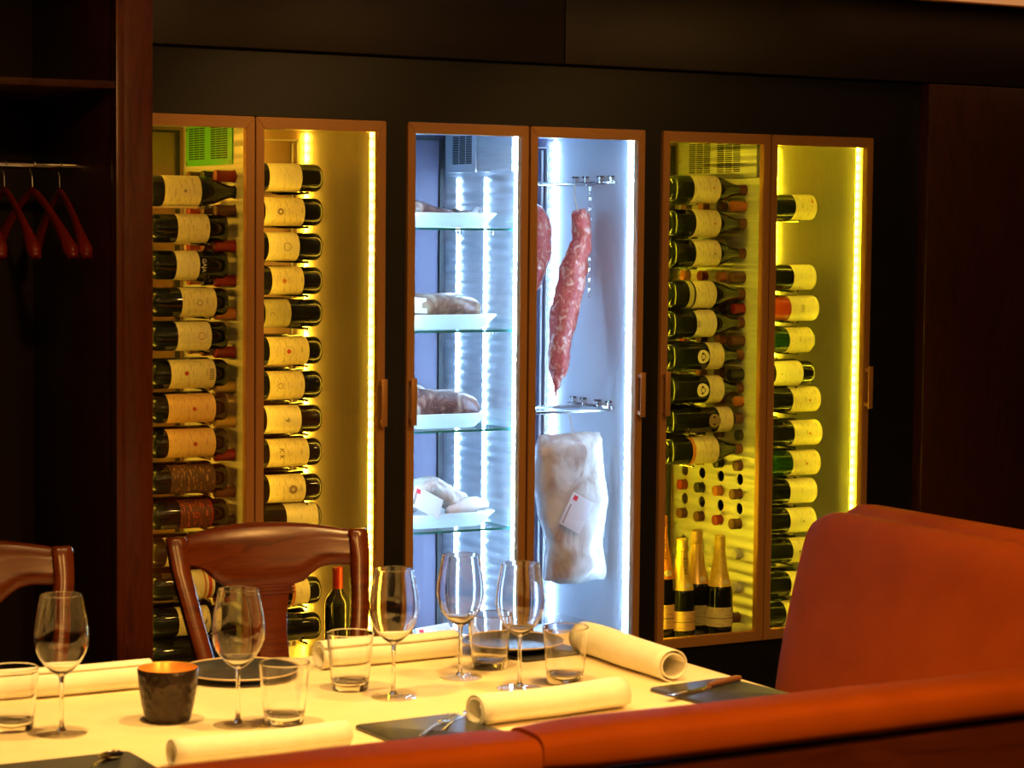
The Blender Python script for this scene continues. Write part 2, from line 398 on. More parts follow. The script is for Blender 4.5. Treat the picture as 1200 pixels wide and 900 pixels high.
def perforated(name, x, y0, y1, z0, z1, holes, r, m, parent, ox, oy, th=.004):
    """steel plate in the x plane with real round holes at (y, z)"""
    bm = bmesh.new()
    ys = sorted(set([round(h[0], 4) for h in holes]))
    def col_strip(a, b, hz):
        # a,b: y bounds; hz: holes z in this column, hole centre y=(a+b)/2
        c = (a+b)/2; zs = sorted(hz); bounds = [z0]+[(p+q)/2 for p, q in zip(zs, zs[1:])]+[z1]
        for k, z in enumerate(zs):
            lo, hi = bounds[k], bounds[k+1]; n = 16
            circ = [bm.verts.new((0, c+r*cos(2*pi*i/n+pi/n), z+r*sin(2*pi*i/n+pi/n))) for i in range(n)]
            out = []
            for i in range(n):
                an = 2*pi*i/n+pi/n; dx, dz = cos(an), sin(an)
                hw = (b-a)/2; up_, dn = hi-z, z-lo
                s = min(hw/abs(dx) if abs(dx) > 1e-9 else 9e9, (up_ if dz > 0 else dn)/abs(dz) if abs(dz) > 1e-9 else 9e9)
                out.append((c+dx*s, z+dz*s))
            # include corners
            ov = [bm.verts.new((0, *p)) for p in out]
            for i in range(n):
                j = (i+1) % n
                p, q = out[i], out[j]
                fv = [circ[i], circ[j], ov[j]]
                if abs(p[0]-q[0]) > 1e-6 and abs(p[1]-q[1]) > 1e-6:
                    cy = b if max(p[0], q[0]) > b-1e-6 else a
                    cz = hi if max(p[1], q[1]) > hi-1e-6 else lo
                    fv.append(bm.verts.new((0, cy, cz)))
                fv.append(ov[i]); bm.faces.new(fv)
    gaps = [y0]+[(p+q)/2 for p, q in zip(ys, ys[1:])]+[y1]
    for k, y in enumerate(ys):
        half = min(y-gaps[k], gaps[k+1]-y)
        a, b = y-half, y+half
        col_strip(a, b, [h[1] for h in holes if abs(h[0]-y) < 1e-3])
        for u, v in ((gaps[k], a), (b, gaps[k+1])):
            if v-u > 1e-5: bm.faces.new([bm.verts.new((0, *p)) for p in ((u, z0), (v, z0), (v, z1), (u, z1))])
    bmesh.ops.remove_doubles(bm, verts=bm.verts, dist=1e-5)
    bmesh.ops.recalc_face_normals(bm, faces=bm.faces)
    ret = bmesh.ops.extrude_face_region(bm, geom=bm.faces[:])
    for v in [e for e in ret['geom'] if isinstance(e, bmesh.types.BMVert)]: v.co.x += th
    for v in bm.verts: v.co.x += x-ox; v.co.y -= oy
    bmesh.ops.recalc_face_normals(bm, faces=bm.faces)
    b = MB(); b.bm = bm
    return b.build(name, M[m], parent, smooth=False)

def vent(P, parent, x, y0, y1, z0, z1, cols, m, name='vent_cover', proud=.022, nslot=16):
    """evaporator cover standing off the divider, slots grouped in columns; cols = [(ya,yb)...]"""
    c = P(name, [(x-proud, x, y0, y1, z0, z1)], m, .002)
    b = MB()
    return c

D1=[(1.693,2.174,2.275),(1.596,2.211,2.299),(1.5,2.207,2.271),(1.403,2.223,2.318),(1.314,2.211,2.304),(1.215,2.192,2.316),(1.125,2.185,2.316),(1.033,2.185,2.316),(.938,2.192,2.316),(.845,2.218,2.309),(.747,2.18,2.228),(.657,2.249,2.314),(.561,2.214,2.302),(.474,2.192,2.288)]
D2=[(1.734,2.468,2.562),(1.643,2.456,2.57),(1.55,2.466,2.555),(1.459,2.476,2.568),(1.372,2.457,2.531),(1.271,2.469,2.584),(1.179,2.47,2.571),(1.087,2.462,2.562),(.997,2.47,2.585),(.9,2.47,2.575),(.821,2.52,2.613),(.719,2.471,2.571),(.619,2.538,2.589),(.521,2.484,2.509)]
D5=[(1.725,3.817,3.911),(1.625,3.825,3.913),(1.536,3.826,3.915),(1.415,3.826,3.901),(1.329,3.833,3.903),(1.232,3.88,3.932),(1.133,3.882,3.934),(1.041,3.921,3.97),(.951,3.825,3.919)]
D6=[(1.677,4.186,4.265),(1.465,4.184,4.267),(1.371,4.176,4.279),(1.275,4.172,4.262),(1.174,4.124,4.225),(1.093,4.189,4.292),(.991,4.197,4.3),(.899,4.193,4.296),(.813,4.185,4.285),(.723,4.187,4.284),(.631,4.199,4.296),(.528,4.194,4.291),(.438,4.177,4.274)]
YC = [5.70, 5.80, 5.90, 5.995]      # bottle columns, front to back

def slots(parent, x, cols, z0, z1, n, ox, oy):
    b = MB()
    for (ya, yb) in cols:
        for k in range(n):
            z = z0 + (z1-z0)*(k+.5)/n
            b.box(x-.0008-ox, x+.0006-ox, ya-oy, yb-oy, z-.0017, z+.0017)
    return b.build('vent_slots', M['slot'], parent, smooth=False)

# --- wine cooler beside the wardrobe
t1, P, a0, a1, ya, yb, ox, oy = cooler('wine_cooler', 'glass-door wine cooler beside the coat niche, green vent plate inside', 2.016, 2.767, 2.385, 'steel_y', 'steel_side', 'led_l', None)
holes1 = [(y, z) for y in YC for (z, _, _) in D2] + [(y, D1[0][0]) for y in YC]
hz = sorted(set(h[1] for h in holes1)); holes1 = [(y, z) for y in YC for z in hz if not (z == D1[0][0] and False)]
perforated('divider_panel', 2.381, ya, yb, .40, 1.875, holes1, .0185, 'steel_y', t1, ox, oy)
cv = P('vent_cover', [(2.377, 2.381, 5.704, 6.032, 1.766, 1.874)], 'cover_g', .001)
slots(cv, 2.377, [(5.735, 5.770), (5.775, 5.812), (5.818, 5.850)], 1.782, 1.870, 14, ox, oy)
slots(cv, 2.377, [(5.895, 5.930), (5.935, 5.970), (5.976, 6.008)], 1.782, 1.870, 14, ox, oy)
for y in (5.712, 6.022):
    for z in (1.774, 1.866): MB().lathe([(0, -.002), (.0035, -.0015), (.0035, 0)], 10, 'X', (2.377-ox, y-oy, z)).build('screw', M['screw'], cv)
for (x, y) in ((a1-.007, 6.050), (a1-.007, 5.628)):
    led_strip(P, x, x+.006, y-.003, y+.003, .405, 1.87, 'led_l')
led_strip(P, a0+.001, a0+.009, 5.625, 5.631, .405, 1.87, 'led_l')
led_strip(P, a0+.001, a0+.007, 6.030, 6.044, .405, 1.87, 'led_l')  # extra unseen strip, added to brighten the divider and bottles
led_strip(P, 2.386, 2.391, 5.618, 5.624, .405, 1.87, 'led_l')
door(t1, ox, oy, 2.016, 2.3875, -1); door(t1, ox, oy, 2.3915, 2.767, 1)
RODM = 'steel_wire'
def srods(P, D, x, dz=.0375):
    for (z, _, _) in D:
        b = MB(); b.tube([(x-ox, 5.665-oy, z-dz-.0035), (x-ox, 6.06-oy, z-dz-.0035)], .0035, 8)
        yield b
for b in srods(P, D1, 2.13): b.build('support_rod', M[RODM], t1)
for b in srods(P, D1, 2.30): b.build('support_rod', M[RODM], t1)
for b in srods(P, D2, 2.58): b.build('support_rod', M[RODM], t1)

# --- wine cooler by the banquette
t3, P, a0, a1, ya, yb, ox, oy = cooler('wine_cooler', 'glass-door wine cooler beside the orange banquette, gold-necked bottles standing at its base', 3.651, 4.407, 4.025, 'steel_y', 'steel_side', 'led_r', None)
zz = sorted([d[0] for d in D6] + [.768, .857] + [1.725, 1.625, 1.536, 1.415])
holes3 = [(y, z) for y in YC for z in zz]
perforated('divider_panel', 4.022, ya, yb, .40, 1.875, holes3, .0175, 'steel_y', t3, ox, oy)
cv = P('vent_cover', [(4.008, 4.022, 5.62, 6.035, 1.762, 1.874)], 'steel_y', .001)
slots(cv, 4.008, [(5.705, 5.74), (5.747, 5.782), (5.789, 5.824)], 1.778, 1.870, 15, ox, oy)
slots(cv, 4.008, [(5.862, 5.895), (5.902, 5.935), (5.942, 5.975)], 1.778, 1.870, 15, ox, oy)
for (x, y) in ((a1-.007, 6.050), (a1-.007, 5.628)):
    led_strip(P, x, x+.006, y-.003, y+.003, .405, 1.87, 'led_r')
led_strip(P, a0+.001, a0+.009, 5.625, 5.631, .405, 1.87, 'led_r')
led_strip(P, a0+.001, a0+.006, 6.030, 6.036, .405, 1.87, 'led_r')  # added out of view to lift the brightness of the divider
led_strip(P, 4.027, 4.032, 5.618, 5.624, .405, 1.87, 'led_r')
door(t3, ox, oy, 3.651, 4.0265, -1); door(t3, ox, oy, 4.0305, 4.407, 1)
for b in srods(P, D5, 3.83, .040): b.build('support_rod', M[RODM], t3)
for b in srods(P, D6, 4.20): b.build('support_rod', M[RODM], t3)

# --- meat cooler
t2, P, a0, a1, ya, yb, ox, oy = cooler('meat_cooler', 'brightly lit glass-door cooler with shelves of meat and hanging hams', 2.833, 3.589, 3.21, 'steel_c', 'liner_c', 'led_c', None)
P('divider_panel', [(3.202, 3.207, ya, yb, .40, 1.875)], 'steel_c')
cv = P('vent_cover', [(3.186, 3.202, 5.845, 6.03, 1.764, 1.874)], 'cover_c', .001)
slots(cv, 3.186, [(5.868, 5.902), (5.908, 5.942), (5.948, 5.982)], 1.788, 1.870, 17, ox, oy)
P('duct_cover', [(3.190, 3.202, 5.640, 5.843, 1.764, 1.874)], 'steel_c', .001)
for (x, y) in ((a1-.007, 6.050), (a1-.007, 5.628)):
    led_strip(P, x, x+.006, y-.003, y+.003, .405, 1.87, 'led_c')
for y, w in ((5.975, .009), (5.81, .006)): led_strip(P, 3.199, 3.2015, y-w/2-.002, y+w/2+.002, .405, 1.748, 'led_c')
led_strip(P, 3.194, 3.2015, 5.625, 5.633, .405, 1.87, 'led_c')
led_strip(P, a0+.001, a0+.009, 5.625, 5.631, .405, 1.87, 'led_c')
led_strip(P, 3.2075, 3.2105, 6.045, 6.052, .405, 1.87, 'led_c')
door(t2, ox, oy, 2.833, 3.207, -1); door(t2, ox, oy, 3.2135, 3.589, 1)
SH = [1.604, 1.322, 1.046, .767]
for z in SH + []:
    s = P('glass_shelf', [(a0+.004, 3.188, 5.632, 6.04, z-.006, z)], 'shelf_glass')
    P('shelf_edge', [(a0+.004, 3.188, 5.6305, 5.632, z-.006, z), (3.188, 3.1892, 5.6305, 6.04, z-.006, z)], 'shelf_edge', parent=s)
    for (x, y) in ((a0+.008, 5.72), (a0+.008, 5.95), (3.1915, 5.75), (3.1915, 5.95)):
        MB().lathe([(0, -.012), (.006, -.012), (.008, 0), (0, 0)], 10, 'Z', (x-ox, y-oy, z-.0065)).build('shelf_clip', M['steel_wire'], s)
# notched brackets and rods for hanging
for z in (1.748, 1.094):
    b = MB()
    b.box(a1-.010-ox, a1-ox, 5.70-oy, 5.95-oy, z-.012, z-.004, .001)
    for y in (5.920, 5.862, 5.780, 5.720):
        b.box(a1-.016-ox, a1-ox, y-.007-oy, y-.002-oy, z-.010, z+.012, .001)
        b.box(a1-.016-ox, a1-ox, y-.007-oy, y+.009-oy, z+.006, z+.012, .001)
    b.build('rod_bracket', M['steel_wire'], t2)
for (y, z) in ((5.82, 1.735), (5.885, 1.735), (5.72, 1.078), (5.885, 1.078)):
    b = MB(); b.tube([(3.208-ox, y-oy, z), (a1-.004-ox, y-oy, z)], .005, 12); b.build('hanging_rod', M['steel_wire'], t2)

# ------------------------------------------------------------------ bottles
def cyl_map(u, w, r):         # u along the axis, w around, facing -y
    a = w/r
    return Vector((u, -r*cos(a), r*sin(a)))
def make_label(x0, x1, r, m, parent, name='label', half=100):
    b = MB(); n = 28; vs = []
    for i in range(n+1):
        a = radians(-half + 2*half*i/n)
        vs.append([b.bm.verts.new((x, -r*cos(a), r*sin(a))) for x in (x0, x1)])
    for p, q in zip(vs, vs[1:]): b.bm.faces.new((p[0], p[1], q[1], q[0]))
    return b.build(name, M[m], parent, recalc=False)
def make_disc(cx, cw, rad, r, m, parent, name, ring=0, sx=1):
    b = MB(); n = 24
    o = [b.bm.verts.new(cyl_map(cx+rad*sx*cos(2*pi*i/n), cw+rad*sin(2*pi*i/n), r)) for i in range(n)]
    if ring:
        i_ = [b.bm.verts.new(cyl_map(cx+ring*sx*cos(2*pi*i/n), cw+ring*sin(2*pi*i/n), r)) for i in range(n)]
        for k in range(n): b.bm.faces.new((o[k], o[(k+1) % n], i_[(k+1) % n], i_[k]))
    else:
        c = b.bm.verts.new(cyl_map(cx, cw, r))
        for k in range(n): b.bm.faces.new((o[k], o[(k+1) % n], c))
    return b.build(name, M[m], parent)
def make_text(s, size, along0, r, m, parent, name='lettering', mode='across', fn=None, w0=0):
    """letters wrapped on the bottle; mode 'across': text reads around the bottle, 'along': reads along the axis"""
    cu = bpy.data.curves.new('t', 'FONT'); cu.body = s; cu.size = size; cu.align_x = 'CENTER'; cu.align_y = 'CENTER'
    cu.resolution_u = 2
    to = bpy.data.objects.new('t', cu); COL.objects.link(to)
    bpy.context.view_layer.update()
    me = bpy.data.meshes.new_from_object(to.evaluated_get(bpy.context.evaluated_depsgraph_get()))
    bpy.data.objects.remove(to)
    bm = bmesh.new(); bm.from_mesh(me)
    bmesh.ops.subdivide_edges(bm, edges=[e for e in bm.edges if e.calc_length() > size*.3], cuts=1)
    for v in bm.verts:
        x, y = v.co.x, v.co.y
        if mode == 'across': v.co = cyl_map(along0 - y, w0 + x, r)     # baseline runs around
        else:
            u = along0 + x; rr = fn(u) if fn else r
            v.co = cyl_map(u, w0 + y, rr)
    b = MB(); b.bm = bm
    return b.build(name, M[m], parent, smooth=False, recalc=False)

PROF = {
 'claret': dict(r=.0375, p=[(0,.018),(.014,.010),(.022,.002),(.026,0),(.031,.0015),(.0345,.005),(.0367,.010),(.0375,.017),(.0375,.188),(.0365,.197),(.033,.207),(.025,.219),(.018,.228),(.0152,.237),(.0147,.245)]),
 'burgundy': dict(r=.0400, p=[(0,.018),(.016,.010),(.026,.002),(.030,0),(.0345,.0012),(.0375,.0045),(.0393,.009),(.0400,.015),(.0400,.150),(.0388,.162),(.034,.181),(.027,.200),(.0205,.217),(.0165,.232),(.0150,.245)]),
}
_cache = {}
def bottle_mesh(kind, m):
    k = (kind, m)
    if k not in _cache:
        o = MB().lathe(PROF[kind]['p'], 28, 'X').build('glass_body', M[m]); _cache[k] = o.data; bpy.data.objects.remove(o)
    return _cache[k]
def cap_mesh(m):
    k = ('cap', m)
    if k not in _cache:
        o = MB().lathe([(.0156,.236),(.0153,.286),(.0160,.287),(.0162,.294),(.0160,.299),(.0145,.300),(0,.300)], 24, 'X').build('capsule', M[m]); _cache[k] = o.data; bpy.data.objects.remove(o)
    return _cache[k]
def make_bottle(label, kind='claret', glass='bottle', cap='cap_black', lab=None, group=None, flip=False, loc=(0,0,0), extra=(), tilt=0):
    t = thing('wine_bottle', label, 'bottle', loc, 0, group)
    if flip: t.rotation_euler = (0, pi+tilt, 0)
    else: t.rotation_euler = (0, tilt, 0)
    for n, me in (('glass_body', bottle_mesh(kind, glass)), ('capsule', cap_mesh(cap))):
        o = bpy.data.objects.new(n, me); COL.objects.link(o); o.parent = t
    if lab:
        x0, x1, m = lab
        r = PROF[kind]['r'] + .0006
        L = make_label(x0, x1, r, m, t)
        for e in extra: e(t, L, r + .0005, x0, x1)
    return t
ORD = ['top', 'second', 'third', 'fourth', 'fifth', 'sixth', 'seventh', 'eighth', 'ninth', 'tenth', 'eleventh', 'twelfth', 'thirteenth', 'fourteenth']
def disc(m, fx, w, rad, ring=0, name='emblem'):
    return lambda t, L, r, x0, x1: make_disc(x0+(x1-x0)*fx, w, rad, r, m, L, name, ring)
def txt(s, size, fx, m, mode='across', w0=0, off=0):
    return lambda t, L, r, x0, x1: make_text(s, size, x0+(x1-x0)*fx+off, r, m, L, 'lettering', mode, None, w0)
def band(m, f0, f1):
    return lambda t, L, r, x0, x1: make_label(x0+(x1-x0)*f0, x0+(x1-x0)*f1, r, m, L, 'label_band', 99)

# door with the green vent plate: base towards the divider (flip), first one the other way round
A_ = 'behind green-vent door'
d1 = [
 dict(kind='burgundy', flip=False, base=2.138, lab='lab_cream', cap='cap_black', extra=[disc('ink_tan', .55, 0, .004)], look='wine bottle with long sloping shoulder and plain cream label, top one'),
 dict(lab='lab_cream', look='wine bottle with square cream label, second down'),
 dict(lab='lab_pale', extra=[txt('GAJA', .016, .0, 'ink_white', off=-.012)], look='wine bottle with white lettering on the glass beside its short label, third'),
 dict(lab='lab_cream', extra=[disc('ink_tan', .5, 0, .008, .006)], look='wine bottle with small oval crest on its label, fourth from the top'),
 dict(lab='lab_pale', extra=[disc('ink_red', .3, -.002, .010, .0085)], look='wine bottle with pale label and thin reddish drawing, fifth from the top'),
 dict(lab='lab_cream', extra=[disc('ink_red', .66, -.004, .006), txt('IIIIIII', .018, .10, 'ink_dark')], look='wine bottle with red seal on a long cream label, sixth down'),
 dict(lab='lab_orange', extra=[disc('ink_red', .46, 0, .0055)], look='wine bottle with orange label and red seal, upper of two alike'),
 dict(lab='lab_orange', extra=[disc('ink_red', .44, 0, .0055)], look='wine bottle with orange label and red seal, lower of two alike'),
 dict(lab='lab_dark', extra=[disc('cap_brown', .5, 0, .012, .009)], look='wine bottle with dark brown gilt-printed label, below the orange labels'),
 dict(lab='lab_red', extra=[band('cap_red', 0, .05), disc('ink_red', .5, 0, .008, .006)], look='wine bottle with dark red label, tenth down'),
 dict(lab='lab_pale', look='wine bottle with short cream label behind the chair top, eleventh down'),
 dict(lab='lab_pale', extra=[band('ink_red', .12, .26), band('cap_orange', .36, .44)], look='wine bottle with red-striped round-patterned label seen through the chair back, twelfth'),
 dict(lab='lab_cream', extra=[txt('2', .03, .25, 'ink_dark')], look='wine bottle with cream label behind the chair back, thirteenth from the top'),
 dict(lab=None, look='dark wine bottle with no label showing, bottom one'),
]
for i, (d, (z, xa, xb)) in enumerate(zip(d1, D1)):
    kind = d.get('kind', 'claret'); fl = d.get('flip', True); base = d.get('base', 2.356)
    lab = None
    if d['lab']: lab = (base-xb, base-xa, d['lab']) if fl else (xa-base, xb-base, d['lab'])
    make_bottle(d['look']+' '+A_, kind, 'bottle', d.get('cap', 'cap_black'), lab, 'wine bottles behind the green-vent door', fl, (base, YC[0], z), d.get('extra', ()))
    if i > 0: make_bottle('dark wine bottle directly behind front bottle %s from the top %s' % (ORD[i], A_), 'claret', 'bottle', 'cap_black', None, 'wine bottles behind the green-vent door', True, (2.356, YC[1], z))

B_ = 'behind second cooler door'
d2 = [
 dict(lab='lab_pale', cap='cap_red', look='wine bottle with lightly printed cream label, top one'),
 dict(lab='lab_cream', cap='cap_brown', extra=[disc('ink_tan', .62, 0, .009, .004)], look='wine bottle with long cream label and a small crest, second down'),
 dict(lab='lab_pale', cap='cap_red', extra=[disc('ink_tan', .4, 0, .011, .0095)], look='wine bottle with an engraved building on its label, third down'),
 dict(lab='lab_cream', cap='cap_red', extra=[disc('cap_orange', .62, 0, .006)], look='wine bottle with orange-brown crest on its label, fourth from the top'),
 dict(lab='lab_dim', cap='cap_orange', extra=[txt('C', .016, .75, 'ink_dark')], look='wine bottle with dull olive label, fifth from the top'),  # darker label colour stands in for shade farther back in the cooler
 dict(lab='lab_cream', cap='cap_red', extra=[disc('ink_red', .52, 0, .006), disc('ink_tan', .5, 0, .014, .0132, 'ring')], look='wine bottle with bright red seal on its label, sixth down'),
 dict(lab='lab_cream', cap='cap_gold', extra=[disc('ink_tan', .7, 0, .008, .006)], look='wine bottle with bordered yellow label, seventh from the top'),
 dict(lab='lab_pale', cap='cap_gold', extra=[txt('9', .022, .42, 'ink_dark')], look='wine bottle with a dark numeral on its label, eighth down'),
 dict(lab='lab_cream', cap='cap_red', extra=[txt('K K', .020, .7, 'ink_dark')], look='wine bottle with two dark initials on its label, ninth down'),
 dict(lab='lab_cream', cap='cap_brown', extra=[disc('ink_tan', .35, 0, .012, .004)], look='wine bottle with grey printed crest on its label, tenth down'),
 dict(lab='lab_pale', cap='cap_black', look='wine bottle with label at its base, just above the chair top'),
 dict(lab='lab_cream', cap='cap_red', look='wine bottle half hidden by the chair top rail, twelfth down'),
 dict(lab='lab_pale', cap='cap_red', extra=[band('cap_orange', .82, 1.0)], look='wine bottle with narrow label and colourful band seen through chair back'),
 dict(lab=None, cap='cap_black', look='dark wine bottle with no label at the bottom of its column'),
]
for i, (d, (z, xa, xb)) in enumerate(zip(d2, D2)):
    base = 2.627
    lab = (base-xb, base-xa, d['lab']) if d['lab'] else None
    make_bottle(d['look']+' '+B_, 'claret', 'bottle', d['cap'], lab, 'wine bottles behind the second door from the niche', True, (base, YC[0], z), d.get('extra', ()))
    for k, q in ((1, 'directly'), (2, 'two rows')):
        cp = random.choice(['cap_red', 'cap_brown', 'cap_black', 'cap_brown'])
        make_bottle('dark wine bottle %s behind front bottle %s from the top, %s' % (q, ORD[i], B_), 'claret', 'bottle', cp, None, 'wine bottles behind the second door from the niche', True, (base+.004, YC[k], z))

C_ = 'behind slot-vent door'
d5 = [
 dict(kind='burgundy', lab='lab_cream', extra=[disc('ink_red', .72, .004, .003)], look='wine bottle with square cream label, base towards the room, top one'),
 dict(kind='burgundy', lab='lab_cream', extra=[disc('ink_red', .74, 0, .003)], look='wine bottle with square cream label and tiny red mark, second down'),
 dict(kind='burgundy', lab='lab_cream', extra=[disc('ink_tan', .74, 0, .003)], look='wine bottle with square cream label, third down'),
 dict(kind='burgundy', lab='lab_cream', extra=[band('ink_dark', -.02, .03)], pre=(3.805, 3.822, 'lab_dim'), look='wine bottle with an extra narrow olive band beside its label, fourth'),
 dict(kind='burgundy', lab='lab_pale', extra=[txt('IIIII', .016, .1, 'ink_dark')], look='wine bottle with dark bars printed on its label edge, fifth'),
 dict(kind='burgundy', lab='lab_cream', badge=(3.857, 'lab_pale'), look='wine bottle with round cream badge and label, upper of two alike'),
 dict(kind='burgundy', lab='lab_cream', badge=(3.857, 'lab_pale'), look='wine bottle with round cream badge and label, lower of two alike'),
 dict(kind='claret', lab='lab_cream', badge=(3.903, 'ink_tan'), look='wine bottle with brown round badge and small label near its shoulder'),
 dict(kind='burgundy', lab='lab_orange', labm='lab_cream', extra=[band('cap_orange', 0, .12)], look='wine bottle with orange-edged label, lowest of the lying ones'),
]
for i, (d, (z, xa, xb)) in enumerate(zip(d5, D5)):
    base = 3.757
    lm = d.get('labm', d['lab'])
    t = make_bottle(d['look']+' '+C_, d['kind'], 'bottle', 'cap_brown', (xa-base, xb-base, lm), 'wine bottles behind the paired slot vent door', False, (base, YC[0], z), d.get('extra', ()))
    r = PROF[d['kind']]['r'] + .0010
    if 'pre' in d: make_label(d['pre'][0]-base, d['pre'][1]-base, r, d['pre'][2], t, 'label')
    if 'badge' in d:
        bd = make_disc(d['badge'][0]-base, 0, .021, r, d['badge'][1], t, 'badge')
        make_disc(d['badge'][0]-base, 0, .009, r+.0005, 'ink_tan', bd, 'badge_ring', .006)
    for k, q in ((1, 'directly'), (2, 'two rows')):
        make_bottle('dark wine bottle %s behind front bottle %s from the top, %s' % (q, ORD[i], C_), 'burgundy', 'bottle', 'cap_black', None, 'wine bottles behind the paired slot vent door', False, (base-.003, YC[k], z))

E_ = 'behind banquette-side door'
d6 = [
 dict(lab='lab_cream', cap='cap_orange', extra=[disc('cap_orange', .2, -.018, .005)], look='wine bottle with cream label alone above a wide gap, top one'),
 dict(lab='lab_pale', cap='cap_brown', look='wine bottle with plain pale label, second down'),
 dict(lab='lab_pale', cap='cap_red', glass='bottle_rose', extra=[txt('IIIII', .02, .6, 'ink_tan')], look='reddish wine bottle with pale label, third down'),
 dict(lab='lab_cream', cap='cap_brown', glass='bottle_green', look='green glass wine bottle with cream label, fourth from the top'),
 dict(lab='lab_pale', cap='cap_black', extra=[disc('ink_dark', .8, 0, .002)], look='wine bottle with label set far from its base, fifth from the top'),
 dict(lab='lab_cream', cap='cap_orange', extra=[disc('cap_orange', .4, 0, .004)], look='wine bottle with yellow label right up to its base, sixth down'),
 dict(lab='lab_cream', cap='cap_black', extra=[disc('cap_orange', .45, 0, .004)], look='wine bottle with orange dot on its yellow label, seventh from the top'),
 dict(lab='lab_cream', cap='cap_brown', glass='bottle_green', extra=[disc('cap_orange', .5, 0, .004)], look='wine bottle with orange dot on its yellow label, eighth down'),
 dict(lab='lab_pale', cap='cap_brown', look='wine bottle with wide plain yellow label, ninth down'),
 dict(lab='lab_pale', cap='cap_brown', extra=[disc('ink_tan', .5, 0, .003)], look='wine bottle with wide yellow label just above the banquette corner, tenth'),
 dict(lab='lab_cream', cap='cap_pale', extra=[disc('ink_dark', .75, 0, .003)], look='wine bottle with label half hidden by the banquette, third from the bottom'),
 dict(lab='lab_cream', cap='cap_pale', look='wine bottle with label half hidden by the banquette, second from the bottom'),
 dict(lab='lab_cream', cap='cap_brown', look='wine bottle with label half hidden by the banquette, bottom one'),
]
for i, (d, (z, xa, xb)) in enumerate(zip(d6, D6)):
    base = max(4.276, xb+.008) if i not in (4,) else 4.276
    make_bottle(d['look']+' '+E_, 'claret', d.get('glass', 'bottle'), d['cap'], (base-xb, base-xa, d['lab']), 'wine bottles behind the banquette-side door', True, (base, YC[0], z), d.get('extra', ()))
    for k, q in ((1, 'directly'), (2, 'two rows'), (3, 'three rows')):
        cp = random.choice(['cap_brown', 'cap_brown', 'cap_red', 'cap_black', 'cap_orange']) if i < 10 else random.choice(['cap_pale', 'cap_brown'])
        make_bottle('dark wine bottle %s behind front bottle %s from the top, %s' % (q, ORD[i], E_), 'claret', 'bottle', cp, None, 'wine bottles behind the banquette-side door', True, (4.300, YC[k], z))

# champagne bottles standing on the cooler floor
def champagne(x, y, z, s, foil, labm, label, text=None, medal='lab_pale'):
    t = thing('sparkling_wine_bottle', label, 'bottle', (x, y, z), 0, 'sparkling wine bottles standing at the cooler base')
    t.rotation_euler = (0, -pi/2, 0)          # local +x points up, local -y stays towards the room
    t.scale = (s, s, s)
    R = .0410
    MB().lathe([(0,.03),(.02,.018),(.036,.002),(.037,0),(.0395,.004),(R,.012),(R,.122),(.0398,.135),(.0365,.150),(.033,.160)], 32, 'X').build('glass_body', M['bottle'], t)
    f = MB(); f.lathe([(.0372,.1495),(.0345,.158),(.0305,.172),(.0265,.188),(.0235,.205),(.0205,.225),(.0180,.245),(.0168,.258),(.0160,.262),(.0172,.264),(.0176,.276),(.0160,.280),(.0168,.290),(.0160,.298),(.011,.302),(0,.303)], 28, 'X')
    F = f.build('foil', M[foil], t)
    L = make_label(.030, .088, R+.0006, labm, t, 'label', 105)
    make_label(.054, .057, R+.0011, 'ink_tan', L, 'label_line', 90)
    md = make_disc(.160, 0, .0125, .0350, medal, t, 'medallion')
    if text:
        prof = lambda u: (.0205 + (u-.225)*(.0168-.0205)/.033 if u > .225 else .0265+(u-.188)*(.0205-.0265)/.037) + .0010
        make_text(text, .019, .222, .02, 'ink_dark', F, 'lettering', 'along', prof)
    return t
champagne(3.781, 5.645, .4005, .99, 'foil', 'lab_orange', 'standing sparkling wine bottle with bright gold lettered foil and orange label', 'MOËT')
champagne(3.870, 5.700, .4005, 1.035, 'cap_gold', 'lab_dim', 'sparkling wine bottle with dull gold foil standing between two brighter ones')
champagne(3.920, 5.652, .4005, .995, 'foil', 'lab_cream', 'sparkling wine bottle with bright gold foil and yellow label nearest the door post')
champagne(3.722, 5.672, .4005, 1.22, 'cap_orange', 'lab_orange', 'taller sparkling wine bottle with orange lettered neck half hidden by the door frame', 'MOËT')
# standing red wine bottle behind the chair back
t = thing('wine_bottle', 'dark wine bottle with red capsule standing upright behind the chair upright', 'bottle', (2.688, 5.70, .4005)); t.rotation_euler = (0, -pi/2, 0)
for n, me in (('glass_body', bottle_mesh('claret', 'bottle')), ('capsule', cap_mesh('cap_red'))):
    o = bpy.data.objects.new(n, me); COL.objects.link(o); o.parent = t
t.scale = (.92, .92, .92)

# ------------------------------------------------------------------ meat, trays, hams
def rrect(cx, cy, hx, hy, r, n=5):
    pts = []
    for (sx, sy, a) in ((1, 1, 0), (-1, 1, 90), (-1, -1, 180), (1, -1, 270)):
        for k in range(n):
            q = radians(a + 90*k/(n-1)); pts.append((cx+sx*(hx-r)+r*cos(q), cy+sy*(hy-r)+r*sin(q)))
    return pts
def tray(x0, x1, yc, z, label):
    hx, hy = (x1-x0)/2, .075; cx = (x0+x1)/2
    t = MB(); rings = []
    for (dx, dy, h) in ((-.045, -.022, 0), (-.034, -.018, .002), (-.004, -.003, .036), (0, 0, .040), (-.002, -.001, .042), (-.007, -.005, .039), (-.038, -.022, .006)):
        rings.append([(px, py, h) for px, py in rrect(0, 0, hx+dx, hy+dy, .025)])
    t.loft(rings)
    o = t.build('serving_dish', M['white_dish']); o.location = (cx, yc, z+.0004)
    return tag(o, label, 'dish', 'white dishes on the glass shelves')
